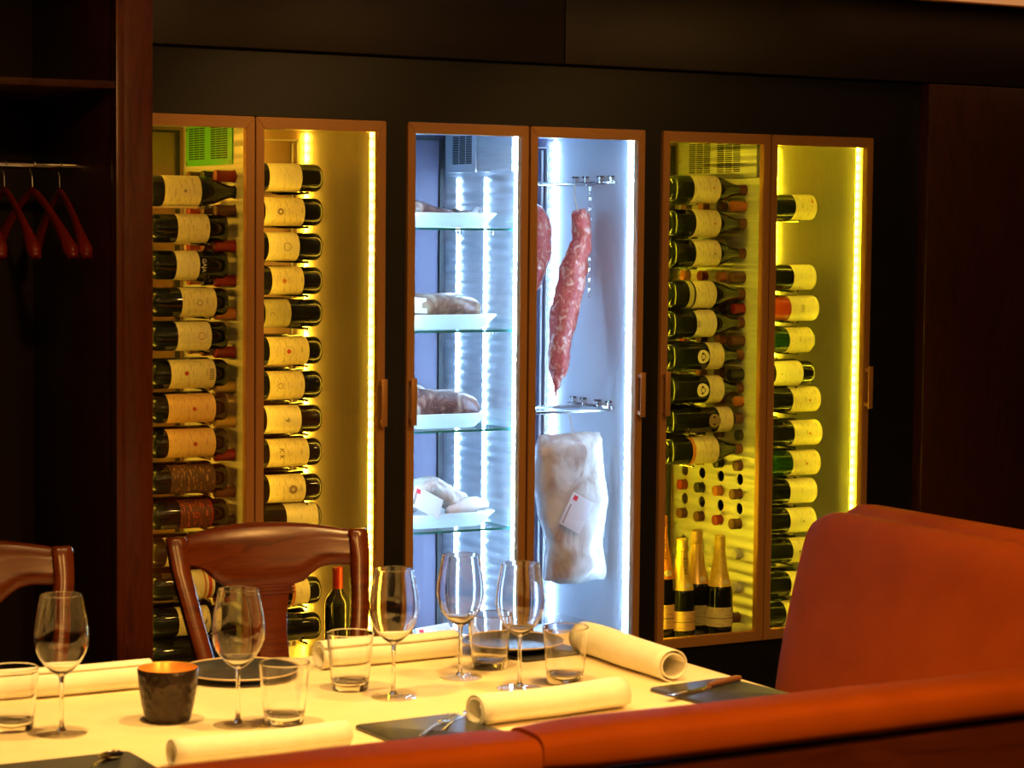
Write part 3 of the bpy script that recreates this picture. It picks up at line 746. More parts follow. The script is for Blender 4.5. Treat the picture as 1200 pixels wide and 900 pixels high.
def blob(name, path, radii, m, label, cat, jit=.006, nf=18, seg=20, group=None, flat=1.0, sub=5):
    """organic body lofted along a path; radii = [(ry, rz)...]"""
    P_ = [Vector(p) for p in path]; c = P_[0]
    n = len(P_); rings = []
    N = (n-1)*sub
    def cr(arr, t):
        i = min(int(t), n-2); f = t-i
        p0, p1, p2, p3 = arr[max(i-1, 0)], arr[i], arr[i+1], arr[min(i+2, n-1)]
        return .5*((2*p1) + (p2-p0)*f + (2*p0-5*p1+4*p2-p3)*f*f + (3*p1-p0-3*p2+p3)*f**3)
    R = [Vector((a, b, 0)) for a, b in radii]
    for k in range(N+1):
        t = k/sub; p = cr(P_, t); q = cr(P_, min(t+.05, n-1)) - cr(P_, max(t-.05, 0)); q.normalize()
        ref = Vector((0, 1, 0)); u = ref - q*ref.dot(q); u.normalize(); v = q.cross(u)
        rr = cr(R, t); ra, rb = max(rr.x, .0015), max(rr.y, .0015)
        ring = []
        for i in range(seg):
            a = 2*pi*i/seg; w = p + u*ra*cos(a) + v*rb*sin(a)
            w += noise.noise_vector(w*nf)*jit + noise.noise_vector(w*nf*3)*jit*.4
            ring.append(w - c)
        rings.append(ring)
    b = MB().loft(rings); o = b.build(name, M[m], ang=80); o.location = c
    if label: tag(o, label, cat, group)
    return o
tray(2.872, 3.172, 5.745, SH[0], 'white serving dish on the top glass shelf holding a dark thin cut')
tray(2.872, 3.175, 5.745, SH[1], 'white serving dish on the second glass shelf under a pale cured joint')
tray(2.868, 3.150, 5.745, SH[2], 'white serving dish on the third glass shelf under two dark joints')
tray(2.872, 3.172, 5.745, SH[3], 'white serving dish on the lowest glass shelf holding wrapped cuts')
o = blob('meat_cut', [(2.875, 5.75, SH[0]+.058), (2.93, 5.75, SH[0]+.054), (2.98, 5.75, SH[0]+.046), (3.05, 5.75, SH[0]+.036), (3.10, 5.75, SH[0]+.026)],
     [(.012, .010), (.05, .022), (.052, .018), (.045, .012), (.01, .004)], 'meat_dark', 'thin dark purple cut of meat sloping in the dish on the top shelf', 'meat', .003)
pp = MB()
for k, (x, z, a) in enumerate(((3.09, .030, .5), (3.115, .034, -.4), (3.13, .030, .2))):
    b = bmesh.new(); bmesh.ops.create_grid(b, x_segments=6, y_segments=6, size=.035)
    for v in b.verts: v.co.z = .010*noise.noise(v.co*45+Vector((k, 0, 0)))*2
    pp.add(b, Matrix.Translation((x-3.1, .0+.012*k-.01, z)) @ Matrix.Rotation(a, 4, 'Y') @ Matrix.Rotation(k, 4, 'Z'))
o = pp.build('wrapping_paper', M['card']); o.location = (3.1, 5.745, SH[0]+.006); tag(o, 'crumpled white paper sticking up from the top shelf dish', 'paper')
sm = o.modifiers.new('thickness', 'SOLIDIFY'); sm.thickness = .0006
blob('cured_joint', [(2.868, 5.75, SH[1]+.055), (2.91, 5.75, SH[1]+.060), (3.00, 5.75, SH[1]+.063), (3.08, 5.75, SH[1]+.060), (3.13, 5.75, SH[1]+.052), (3.145, 5.75, SH[1]+.048)],
     [(.01, .01), (.045, .036), (.052, .038), (.052, .036), (.038, .030), (.008, .008)], 'ham', 'pale cured joint of meat with tag on the second shelf dish', 'meat', .006)
o = MB().box(-.032, .032, -.0008, .0008, -.022, .022).build('paper_tag', M['card'], smooth=False); o.location = (2.925, 5.700, SH[1]+.068); o.rotation_euler = (radians(-14), radians(4), 0)
tag(o, 'small white paper tag leaning on the pale cured joint', 'tag')
b1 = blob('meat_joint', [(2.865, 5.735, SH[2]+.055), (2.91, 5.735, SH[2]+.062), (3.00, 5.735, SH[2]+.064), (3.08, 5.735, SH[2]+.058), (3.12, 5.735, SH[2]+.048), (3.14, 5.735, SH[2]+.044)],
     [(.02, .02), (.048, .042), (.052, .044), (.05, .038), (.038, .030), (.01, .01)], 'meat_dark', 'dark marbled joint in front on the third shelf dish', 'meat', .008)
blob('meat_joint', [(2.865, 5.845, SH[2]+.045), (2.91, 5.85, SH[2]+.055), (2.98, 5.85, SH[2]+.062), (3.03, 5.85, SH[2]+.050), (3.05, 5.85, SH[2]+.040)],
     [(.012, .012), (.036, .046), (.040, .056), (.034, .040), (.01, .01)], 'ham', 'brownish joint behind the marbled one on the third shelf', 'meat', .006)
def card(parent, w, h, loc, rot, name='label_card'):
    c = MB().box(-w/2, w/2, -.0006, .0006, -h/2, h/2).build(name, M['card'], parent, smooth=False)
    c.location = loc; c.rotation_euler = rot
    r_ = MB().box(-w/2+.008, -w/2+.022, -.0010, -.0006, h/2-.020, h/2-.006) ; r_ = r_.build('red_square', M['card_red'], c, smooth=False)
    l_ = MB()
    for k in range(14): l_.box(-w/2+.006, -w/2+.013, -.0010, -.0006, -h/2+.006+h*.6*k/14, -h/2+.0062+h*.6*k/14+.0016*(1+k%2*.6))
    l_.build('printed_lines', M['ink_tan'], c, smooth=False)
    return c
w1 = blob('wrapped_meat', [(2.90, 5.74, SH[3]+.040), (2.93, 5.74, SH[3]+.085), (2.985, 5.745, SH[3]+.115), (3.04, 5.75, SH[3]+.085), (3.10, 5.755, SH[3]+.055), (3.15, 5.76, SH[3]+.045)],
     [(.03, .02), (.050, .030), (.050, .030), (.046, .032), (.035, .028), (.012, .014)], 'wrap', 'plastic wrapped meat with white label card on the lowest shelf dish', 'meat', .008, 22)
card(w1, .10, .062, (.050, -.062, .036), (radians(-22), radians(28), 0))
blob('wrapped_meat', [(3.03, 5.715, SH[3]+.040), (3.07, 5.715, SH[3]+.052), (3.12, 5.715, SH[3]+.058), (3.165, 5.715, SH[3]+.050)],
     [(.010, .010), (.020, .018), (.020, .020), (.006, .008)], 'fat', 'small clear-wrapped pale cut beside the labelled pack on the lowest shelf', 'meat', .005, 30)

# hanging rib of beef
hm = thing('hanging_beef', 'long narrow red and white strip of aged beef hanging from the upper rod', 'meat', (3.50, 5.815, 1.735))
def shift(o, par):
    o.parent = par; o.location = Vector(o.location) - Vector(par.location); return o
o = blob('meat_strip', [(3.508, 5.805, 1.658), (3.514, 5.805, 1.635), (3.520, 5.805, 1.575), (3.505, 5.805, 1.525), (3.490, 5.805, 1.47), (3.474, 5.805, 1.405), (3.462, 5.805, 1.34), (3.450, 5.805, 1.27), (3.447, 5.805, 1.21), (3.440, 5.805, 1.16), (3.437, 5.805, 1.118)],
     [(.016, .020), (.026, .029), (.028, .028), (.032, .037), (.034, .041), (.034, .043), (.034, .043), (.030, .035), (.026, .032), (.012, .014), (.002, .002)], 'meat', None, None, .008, 34, 24)
shift(o, hm)
o = MB().tube([(0, 0, .0), (-.004, -.004, -.03), (.006, -.010, -.085)], .0018, 6).build('twine', M['twine'], hm)
o.location = (0, 0, 0)
o = blob('hanging_ham', [(3.385, 5.885, 1.69), (3.395, 5.885, 1.65), (3.405, 5.885, 1.60), (3.408, 5.885, 1.55), (3.395, 5.885, 1.49), (3.375, 5.885, 1.42), (3.36, 5.885, 1.37)],
     [(.006, .006), (.038, .036), (.050, .054), (.052, .054), (.045, .044), (.028, .028), (.006, .006)], 'meat', 'pinkish round ham hanging behind the door frame beside the beef strip', 'meat', .010, 16)
MB().tube([(0, 0, 0), (0, 0, .045)], .0018, 6).build('twine', M['twine'], o)
# wrapped slab on the lower rod
bg = thing('wrapped_meat_slab', 'large plastic wrapped pale slab of meat hanging from the lower rod', 'meat', (3.44, 5.72, 1.078))
rings = []
for k in range(29):
    f = k/28; z = 1.012 - f*.420
    xl = 3.316 + .042*min(1, f*1.1) - .010*sin(f*6); xr = 3.530 + .022*min(1, f*2) + .006*sin(f*7)
    if f < .10: xl += .02*(1-f/.10)
    cx, hx = (xl+xr)/2, (xr-xl)/2; hy = .040*(min(1, f/.08))**.5*(min(1, (1-f)/.06)+.15)**.5/1.07 + .004
    ring = []
    for i in range(36):
        a = 2*pi*i/36; ca, sa = cos(a), sin(a)
        w = Vector((cx + hx*abs(ca)**.55*(1 if ca > 0 else -1), 5.72 + hy*abs(sa)**.7*(1 if sa > 0 else -1), z - .010*f*(ca+1)*.5))
        w += noise.noise_vector(w*14)*.012 + noise.noise_vector(w*45)*.004
        ring.append(w - Vector((3.44, 5.72, 1.078)))
    rings.append(ring)
MB().loft(rings).build('wrapped_body', M['wrap'], bg, ang=80)
MB().tube([(-.012, 0, .0), (-.010, -.01, -.02), (-.010, -.03, -.07)], .0018, 6).build('string_loop', M['twine'], bg)
card(bg, .078, .100, (-.014, -.058, -.288), (0, radians(28), 0))
# chain
ch = MB()
for k in range(22):
    z = -.012 - k*.0148
    b = bmesh.new()
    pts = [(.0035*cos(q), 0, .0092*sin(q)) for q in [2*pi*i/14 for i in range(14)]]
    mb = MB(); mb.tube(pts+[pts[0]], .0011, 6, cap=False)
    me = bpy.data.meshes.new('t'); mb.bm.to_mesh(me); mb.bm.free(); b.from_mesh(me); bpy.data.meshes.remove(me)
    ch.add(b, Matrix.Translation((0, 0, z)) @ Matrix.Rotation(pi/2*(k % 2)+.3, 4, 'Z'))
hk = [(0, 0, .010)] + [(0, .009*sin(q), .001+.009*cos(q)) for q in [radians(x) for x in range(0, 181, 30)]] + [(0, 0, -.010)]
ch.tube(hk, .0015, 6)
o = ch.build('steel_chain', M['steel_wire']); o.location = (3.556, 5.82, 1.735); tag(o, 'thin steel chain hanging from the upper rod beside the beef strip', 'chain')
# clear dish + packet on the cooler floor
dz = .400
ds = MB(); rings = []
for (k, h) in ((.80, .0), (.86, .003), (.97, .046), (1.0, .050), (.985, .052), (.95, .048), (.84, .007)):
    rings.append([(px, py, h) for px, py in rrect(0, 0, .150*k, .135*k, .03)])
ds.loft(rings); o = ds.build('glass_dish', M['thin_glass']); o.location = (3.392, 5.80, dz+.0005); tag(o, 'clear rectangular dish on the cooler floor under the wrapped slab', 'dish')
pk = blob('wrapped_meat', [(2.90, 5.76, .428), (2.96, 5.76, .440), (3.05, 5.76, .444), (3.12, 5.76, .430)], [(.05, .018), (.085, .026), (.08, .03), (.04, .018)], 'wrap', 'plastic wrapped meat pack with red-marked white card on the cooler floor', 'meat', .006)
card(pk, .105, .056, (.070, -.098, .045), (radians(-30), radians(-5), 0))

# ------------------------------------------------------------------ table
tb = thing('dining_table', 'long dining table covered by a cream cloth in front of the coolers', 'table', (1.45, 3.63, 0))
MB().box(-1.08, 1.08, -.53, .53, .715, .7455, .004).build('tabletop', M['chair_wood'], tb)
for sx in (-1, 1):
    for sy in (-1, 1):
        MB().lathe([(0, 0), (.02, 0), (.022, .02), (.032, .6), (.034, .715), (0, .715)], 16, 'Z', (sx*1.0, sy*.45, 0)).build('leg', M['chair_wood'], tb)
cl = MB(); rings = []
X0, X1, YA, YB = .365, 2.541, 3.095, 4.170
def cloth_ring(off, z, wav):
    pts = []
    n = 60
    cx, cy = (X0+X1)/2, (YA+YB)/2; hx, hy = (X1-X0)/2, (YB-YA)/2
    base = []
    for (ax, ay, bx, by, m) in ((-hx, -hy, hx, -hy, 60), (hx, -hy, hx, hy, 34), (hx, hy, -hx, hy, 60), (-hx, hy, -hx, -hy, 34)):
        for k in range(m): base.append((ax+(bx-ax)*k/m, ay+(by-ay)*k/m))
    for i, (x, y) in enumerate(base):
        nx = (1 if x > hx-.001 else -1 if x < -hx+.001 else 0); ny = (1 if y > hy-.001 else -1 if y < -hy+.001 else 0)
        w = off + wav*.5*(1+sin(i*.55)+.4*sin(i*.9))
        pts.append((cx+x+nx*w, cy+y+ny*w, z))
    return pts
rings = [cloth_ring(-.004, .7500, 0), cloth_ring(0, .7490, 0), cloth_ring(.002, .7455, 0), cloth_ring(.004, .70, .004), cloth_ring(.006, .60, .012), cloth_ring(.008, .50, .020)]
cl.loft(rings, True, False)
cl.bm.faces.new([v for v in cl.bm.verts][:188])
cl = cl.build('tablecloth', M['cloth'], ang=60, recalc=True); cl.location = (0, 0, 0)
tag(cl, 'cream linen tablecloth draped over the long dining table', 'tablecloth')
ZC = .7502
# --- glasses
def make_wineglass():
    t = thing('wine_glass', '', 'glass')
    bowl = [(0,.098),(.0045,.0982),(.012,.102),(.0185,.1065),(.024,.112),(.0305,.1195),(.036,.128),(.0403,.137),(.0435,.147),(.0451,.155),(.0455,.163),(.0451,.173),(.0440,.183),(.0423,.195),(.0400,.207),(.0374,.221),(.0348,.2340),(.0346,.2350)]
    th = .0008
    MB().lathe(bowl + [(bowl[-1][0]-.0001, .2353), (bowl[-1][0]-.0004, .2356), (bowl[-1][0]-.0007, .2354)] + [(r-th, z+(.0020 if r < .02 else .0002)) for r, z in reversed(bowl[2:])] + [(0, .1015)], 48).build('bowl', M['solid_glass'], t)
    MB().lathe([(0,.100),(.0055,.0985),(.0042,.092),(.0034,.075),(.0034,.03),(.0045,.012),(.009,.0055),(0,.0052)], 20).build('stem', M['solid_glass'], t)
    MB().lathe([(0,.0050),(.010,.0048),(.025,.0028),(.040,.0016),(.0425,.0010),(.0420,0),(0,0)], 40).build('foot', M['thin_glass'], t)
    return t
def make_tumbler():
    o = MB().lathe([(0,0),(.0290,0),(.0325,.0015),(.0337,.005),(.0345,.010),(.0355,.020),(.0385,.050),(.0412,.078),(.04385,.1045),(.0440,.106),(.0439,.1064),(.0436,.1068),(.0431,.1067),(.0428,.1062),(.04265,.1047),(.0399,.078),(.0371,.050),(.0344,.025),(.0335,.0205),(.0320,.0178),(.0290,.0160),(.018,.0140),(0,.0135)], 48).build('water_glass', M['solid_glass'])
    return o
WG = [(1.239, 3.706, 'stemmed wine glass between the water glass and the dark candle cup'),
      (1.527, 3.634, 'stemmed wine glass standing just beyond the dark candle cup, before the chair back'),
      (1.871, 3.728, 'stemmed wine glass in front of the yellow light strip and dark post'),
      (2.067, 3.837, 'stemmed wine glass in front of the lit meat shelves'),
      (2.115, 3.693, 'stemmed wine glass in front of the meat cooler door posts')]
TG = [(1.177, 3.775, 'short water glass cut by the picture edge beside a stemmed glass'),
      (1.603, 3.611, 'short water glass closest to the front napkins, before the chair'),
      (1.831, 3.827, 'short water glass standing at the end of the rolled napkin before the chair'),
      (2.163, 3.894, 'short water glass between the two stemmed glasses before the meat cooler'),
      (2.220, 3.704, 'short water glass beside the rolled napkin at the table end')]
g0 = make_wineglass()
for i, (x, y, l) in enumerate(WG):
    o = g0 if i == 0 else dup(g0); o.location = (x, y, ZC); o.rotation_euler = (0, 0, i*.7); o['label'] = l; o['group'] = 'stemmed wine glasses on the table'
g0 = make_tumbler(); g0['category'] = 'glass'
for i, (x, y, l) in enumerate(TG):
    o = g0 if i == 0 else dup(g0); o.location = (x, y, ZC); o.rotation_euler = (0, 0, i*.7); o['label'] = l; o['group'] = 'short water glasses on the table'
# --- candle cup
vt = thing('candle_cup', 'dark hammered candle cup glowing orange inside', 'candle holder', (1.434, 3.722, ZC))
MB().lathe([(0,0),(.034,0),(.039,.004),(.045,.030),(.0500,.060),(.0525,.092),(.0515,.0935)], 48).build('cup_outside', M['votive_out'], vt)
MB().lathe([(.0515,.0935),(.0502,.092),(.0480,.060),(.043,.030),(.037,.008),(0,.007)], 48).build('cup_inside', M['votive_in'], vt)
c_ = MB().lathe([(0,.008),(.019,.008),(.019,.026),(0,.026)], 24).build('tealight', M['wax'], vt)
MB().lathe([(0,.029),(.0035,.033),(.0045,.040),(.002,.050),(0,.056)], 14).build('flame', M['flame'], c_)
sc_ = MB().lathe([(0,0),(.062,0),(.062,.0015),(0,.0015)], 40)
sc_.bm.free()
# --- napkins: linen rolled into loose tubes
def napkin(xa, ya_, xb, yb_, r, label, turns=2.2, start=0, flat=.92):
    A, B = Vector((xa, ya_, 0)), Vector((xb, yb_, 0)); L = (B-A).length; d = (B-A).normalized(); s = Vector((-d.y, d.x, 0))
    b = MB(); n = int(34*turns); rings = []
    prof = []
    for k in range(n+1):
        f = k/n; q = start + 2*pi*turns*f; rr = r*(.62 + .38*f)
        prof.append((rr*cos(q), rr*sin(q)*flat))
    # loose outer edge lying on the cloth
    lowest = min(p[1] for p in prof)
    rows = []
    for j in range(13):
        g = j/12; w = 1 + .03*sin(g*5+start)
        rows.append([d*(L*(g-.5)) + s*(p[0]*w + .002*sin(g*9)) + Vector((0, 0, (p[1]*w - lowest*w + .0012))) for p in prof])
    b.loft(rows, False, False)
    o = b.build('rolled_napkin', M['napkin'], ang=80, recalc=True); o.location = (*((A+B)/2)[:2], ZC+.0008)
    so = o.modifiers.new('thickness', 'SOLIDIFY'); so.thickness = .0022; so.offset = 1
    return tag(o, label, 'napkin', 'rolled napkins at the place settings')
napkin(1.315, 3.398, 1.622, 3.402, .023, 'rolled ivory napkin lying closest, beneath the candle cup and water glass', start=2.0)
napkin(1.884, 3.442, 2.194, 3.465, .030, 'rolled ivory napkin with open end at the leather rail seam', start=2.4)
napkin(1.16, 4.018, 1.510, 4.012, .029, 'rolled ivory napkin on the far edge left of the candle cup', start=1.0)
napkin(1.862, 4.030, 2.160, 4.034, .029, 'rolled ivory napkin on the far table edge before the dark cooler post', start=1.2)
napkin(2.415, 3.955, 2.405, 3.615, .034, 'thick rolled ivory napkin along the table end, open end towards the rail', turns=1.7, start=.2)
# --- plates, slates, cutlery
def plate(x, y, r, z, m, label, rim=None):
    t = MB().lathe([(0,.004),(r*.62,.004),(r*.66,.0055),(r*.98,.015),(r,.0165),(r*1.005,.0155),(r*.97,.0125),(r*.6,0),(0,0)], 56)
    o = t.build('plate', M[m]); o.location = (x, y, z); tag(o, label, 'plate', 'dark plates on the table')
    if rim: MB().lathe([(r*.975,.0152),(r*1.0,.0172),(r*1.012,.0158),(r*1.0,.0140)], 56).build('plate_rim', M[rim], o)
    return o
def slate(x, y, w, d, rz, label, z=ZC):
    b = MB(); rings = []
    for (k, h) in ((-.002, 0), (0, .0015), (0, .0055), (-.002, .007)):
        rings.append([(px, py, h) for px, py in rrect(0, 0, w/2+k, d/2+k, .012)])
    b.loft(rings); o = b.build('slate_board', M['slate']); o.location = (x, y, z); o.rotation_euler = (0, 0, rz)
    return tag(o, label, 'board', 'slate boards on the table')
plate(1.700, 4.030, .115, ZC, 'slate', 'dark plate with tan rim on the table before the chair back', 'ceramic_rim')
slate(2.325, 4.000, .16, .17, .05, 'square black slate under the round plate at the far table corner')
plate(2.290, 4.030, .105, ZC+.0072, 'slate', 'dark round plate with tan rim at the far corner, on a square slate', 'ceramic_rim')
slate(1.795, 3.415, .20, .22, .04, 'dark slate board with spoon and fork behind the leather rail')
slate(1.165, 3.41, .24, .20, .0, 'dark slate board with a spoon at the lower picture corner')
slate(2.420, 3.475, .19, .20, .1, 'black slate board with a wooden-handled knife at the near table corner')
def spoon(x, y, z, rz, label):
    b = MB(); rings = []
    for k in range(21):
        f = k/20; L = .19*f
        if f < .68: w = .0022+.0035*max(0, (.15-f)/.15); h = .0012; zz = .006*sin(f/.68*pi)+.0015
        else:
            g = (f-.68)/.32; w = .0028+.017*sin(pi*min(1, g*.97+.03))**.7; h = .0012; zz = .0035-.002*sin(pi*g)
        rings.append([(L, -w, zz+h*.5), (L, -w*.5, zz-h+(-.003 if f > .7 else 0)), (L, w*.5, zz-h+(-.003 if f > .7 else 0)), (L, w, zz+h*.5), (L, w*.5, zz+h+(-.003 if f > .7 else 0)), (L, -w*.5, zz+h+(-.003 if f > .7 else 0))])
    b.loft(rings); o = b.build('spoon', M['silver'], ang=60); o.location = (x, y, z); o.rotation_euler = (0, 0, rz); return tag(o, label, 'cutlery')
def fork(x, y, z, rz, label):
    b = MB()
    b.tube([(0, 0, .002), (.05, 0, .005), (.11, 0, .004), (.128, 0, .0025)], [.0045, .003, .0025, .004], 8)
    b.box(.124, .150, -.011, .011, .002, .0036, .0007)
    for k in range(4): b.tube([(.148, -.0088+k*.00587, .0028), (.170, -.0088+k*.00587, .004), (.190, -.0088+k*.00587, .007)], [.0014, .0012, .0007], 6)
    o = b.build('fork', M['silver'], ang=60); o.location = (x, y, z); o.rotation_euler = (0, 0, rz); return tag(o, label, 'cutlery')
spoon(1.800, 3.395, ZC+.0088, .75, 'silver spoon resting on the slate board behind the leather rail seam')
fork(1.735, 3.360, ZC+.0085, .78, 'silver fork with bright tines lying beside the spoon on the slate')
spoon(1.150, 3.345, ZC+.0088, .95, 'silver spoon glinting on the slate at the lower picture corner')
kn = thing('table_knife', 'steel knife with brown wooden handle pointing off the table corner', 'cutlery', (2.40, 3.50, ZC+.0085), radians(18))
MB().box(-.11, .012, -.0085, .0085, 0, .0018, .0006).build('blade', M['silver'], kn)
MB().tube([(.010, 0, .005), (.03, 0, .006), (.09, 0, .006), (.105, 0, .0055)], [.005, .006, .0065, .005], 12).build('handle', M['knife_handle'], kn)

# ------------------------------------------------------------------ chairs
def make_chair():
    t = thing('dining_chair', '', 'chair', (1.93, 4.43, 0))
    W = M['chair_wood']
    # crest rail: lofted along x, gently bowed, arched lower edge
    def lerp(tb_, x):
        for (xa, za), (xb, zb) in zip(tb_, tb_[1:]):
            if x <= xb: 
                f = (x-xa)/(xb-xa); f = f*f*(3-2*f) if False else f; return za+(zb-za)*f
        return tb_[-1][1]
    top = [(-.185, .962), (-.15, .969), (-.105, .977), (-.05, .981), (0, .981), (.05, .979), (.105, .974), (.15, .967), (.185, .961)]
    bot = [(-.185, .905), (-.165, .902), (-.140, .892), (-.118, .872), (-.095, .856), (-.070, .852), (.055, .852), (.080, .858), (.100, .873), (.120, .885), (.145, .889), (.185, .887)]
    rings = []
    for k in range(61):
        x = -.185 + .370*k/60; zt, zb = lerp(top, x), lerp(bot, x); yb_ = .030*(1-(x/.22)**2); h = .0125
        zc, hz_ = (zt+zb)/2, (zt-zb)/2; tl = (zc-.93)*.28
        ring = []
        for (a, b) in ((-.6, -1), (-1, -.86), (-1, -.3), (-1, .3), (-1, .86), (-.6, 1), (.6, 1), (1, .86), (1, .3), (1, -.3), (1, -.86), (.6, -1)):
            z = zc+hz_*b; ring.append((x, yb_ + a*h*(1+.15*(b > .5)) + (z-.93)*.28, z))
        rings.append(ring)
    MB().loft(rings).build('top_rail', W, t, ang=50)
    for s in (-1, 1):
        rings = []
        pts = [(s*.205, .000, .962 if s < 0 else .958, .021, .014), (s*.205, -.004, .945, .0205, .014), (s*.203, -.018, .90, .019, .015), (s*.187, -.050, .80, .018, .016), (s*.168, -.080, .70, .018, .017), (s*.160, -.105, .60, .019, .018), (s*.163, -.12, .47, .020, .019), (s*.170, -.10, .30, .019, .018), (s*.185, -.055, .0, .015, .015)]
        for (x, y, z, w, d) in reversed(pts):
            ring = []
            for (a, b) in ((-1, -.6), (-.6, -1), (.6, -1), (1, -.6), (1, .6), (.6, 1), (-.6, 1), (-1, .6)):
                ring.append((x+a*w, y+b*d, z))
            rings.append(ring)
        x, y, z, w, d = pts[0]
        rings.append([(x+a*w*.8, y+b*d*.8, z+.004) for (a, b) in ((-1, -.6), (-.6, -1), (.6, -1), (1, -.6), (1, .6), (.6, 1), (-.6, 1), (-1, .6))])
        MB().loft(rings).build('rear_post', W, t, ang=50)
        MB().loft([[(s*.195+a*w, -.50+b*w, z) for (a, b) in ((-1, -.7), (-.7, -1), (.7, -1), (1, -.7), (1, .7), (.7, 1), (-.7, 1), (-1, .7))] for (z, w) in ((0, .014), (.2, .018), (.435, .021))]).build('leg', W, t, ang=50)
    rings = []
    for k in range(13):
        f = k/12; z = .470+.385*f; hw = .034 + .020*max(0, (.25-f))/.25 + .014*max(0, f-.8)/.2; y = -.115 + .105*f + .018*sin(pi*f) + .012*f
        rings.append([(a*hw, y + b*.008, z) for (a, b) in ((-1, -.6), (-.9, -1), (.9, -1), (1, -.6), (1, .6), (.9, 1), (-.9, 1), (-1, .6))])
    MB().loft(rings).build('splat', W, t, ang=50)
    g = MB()
    for z in (.838, .845, .852): g.box(-.056, .056, -.011+(z-.84)*.28, -.003+(z-.84)*.28, z-.0022, z+.0022, .001)
    g.build('splat_reeding', W, t)
    g = MB(); g.box(-.20, .20, -.515, -.10, .405, .445, .006); g.build('seat_frame', W, t)
    g = MB(); g.box(-.205, .205, -.520, -.125, .4455, .475, .014, 4); g.build('seat', M['seat_fabric'], t)
    for s in (-1, 1): MB().box(s*.187-.009, s*.187+.009, -.49, -.07, .18, .21, .004).build('stretcher', W, t)
    return t
c0 = make_chair(); c0['label'] = 'reddish wooden dining chair behind the table, its whole curved back before the wine cooler'; c0['group'] = 'dining chairs behind the table'
c1 = dup(c0, 'reddish wooden dining chair cut by the picture edge beneath the coat niche'); c1.location = (1.93-.652, 4.432, -.0)

# ------------------------------------------------------------------ banquettes
rb = thing('banquette', 'orange leather topped banquette back running along the near side of the table', 'bench', (1.8, 2.70, 0))
def roll(x0, x1, zoff=0):
    rings = []
    n = 36
    for k in range(n+1):
        f = k/n; x = x0+(x1-x0)*f
        e = min(f, 1-f)*abs(x1-x0); s = 1 if e > .02 else .86+.14*math.sqrt(max(0, 1-(1-e/.02)**2))
        ring = []
        for i in range(28):
            a = 2*pi*i/28; ca, sa = cos(a), sin(a)
            yy = .056*s*abs(ca)**.62*(1 if ca > 0 else -1); zz = .0305*s*abs(sa)**.62*(1 if sa > 0 else -1)
            zz += .0015*noise.noise(Vector((x*6, i*.3, 0)))
            ring.append((x-1.8, -.050+yy, .904+zoff+zz))
        rings.append(ring)
    MB().loft(rings).build('top_roll', M['leather'], rb, ang=60)
roll(-.4, 1.527, -.002); roll(1.529, 4.4, .003)
MB().box(-2.2, 2.6, -.088, -.020, 0, .872, .003).build('back_panel', M['mahogany_h'], rb)
MB().box(-2.2, .80, -.018, .30, .30, .44, .02, 3).build('seat', M['leather'], rb)
MB().box(-2.2, .80, -.018, .28, 0, .30, .0).build('plinth', M['mahogany'], rb)

eb = thing('banquette', 'tall orange leather banquette end with rounded corner at the far side of the table', 'bench', (3.30, 3.5, 0))
def prof_sweep(prof, y0, y1, name, m, parent, ox, oy, round_end=.05, n=30):
    """sweep a closed xz profile along y; the far end is rounded over"""
    cx = sum(p[0] for p in prof)/len(prof); cz = sum(p[1] for p in prof)/len(prof)
    rings = []
    for k in range(n+1):
        f = k/n; y = y0+(y1-y0)*f
        e = min(y1-y, y-y0); s = 1.0
        if e < round_end: s = 1-.16*(1-math.sqrt(max(0, 1-(1-e/round_end)**2)))
        rings.append([(cx+(px-cx)*s-ox, y-oy, cz+(pz-cz)*(1-(1-s)*.45) ) for px, pz in prof])
    return MB().loft(rings).build(name, m, parent, ang=60)
def smooth_prof(pts, it=2):
    for _ in range(it):
        o = []
        for i in range(len(pts)):
            p, q = pts[i], pts[(i+1) % len(pts)]
            o += [(p[0]*.75+q[0]*.25, p[1]*.75+q[1]*.25), (p[0]*.25+q[0]*.75, p[1]*.25+q[1]*.75)]
        pts = o
    return pts
front = smooth_prof([(3.08, .36), (3.135, .50), (3.150, .60), (3.178, .72), (3.212, .84), (3.238, .925), (3.275, .955), (3.325, .955), (3.350, .92), (3.35, .36)])
prof_sweep([(a, b) for a, b in front], 2.80, 4.315, 'backrest', M['leather'], eb, 3.30, 3.5, .07, 60)
rear = smooth_prof([(3.353, .36), (3.353, .92), (3.362, .955), (3.40, .968), (3.46, .955), (3.49, .90), (3.53, .36)])
prof_sweep(rear, 2.80, 4.345, 'rear_backrest', M['leather'], eb, 3.30, 3.5, .07, 60)
MB().box(-.62, -.18, -.60, .72, .32, .46, .03, 4).build('seat', M['leather'], eb)
MB().box(-.60, .20, -.60, .72, 0, .34, .0).build('plinth', M['mahogany'], eb)

m = bpy.data.materials.new('cove_diffuser'); m.use_nodes = True; m.node_tree.nodes.clear()
_o = nd(m, 'ShaderNodeOutputMaterial'); _e = nd(m, 'ShaderNodeEmission'); _e.inputs[0].default_value = (1, .38, .12, 1); _e.inputs[1].default_value = .55
lk(m, _e.outputs[0], _o.inputs[0]); M['cove'] = m
cv = thing('cove_light', 'warm ceiling light strip glowing along the top corner above the wood panel', 'ceiling light', (4.9, 5.3, 2.302))
MB().box(-.6, 1.0, -.14, .14, -.004, 0).build('diffuser', M['cove'], cv, smooth=False)  # added panel; its glow stands in for the lit ceiling edge
MB().box(-.62, 1.02, .1405, .155, -.008, 0).build('edge_trim', M['bronze'], cv, smooth=False)
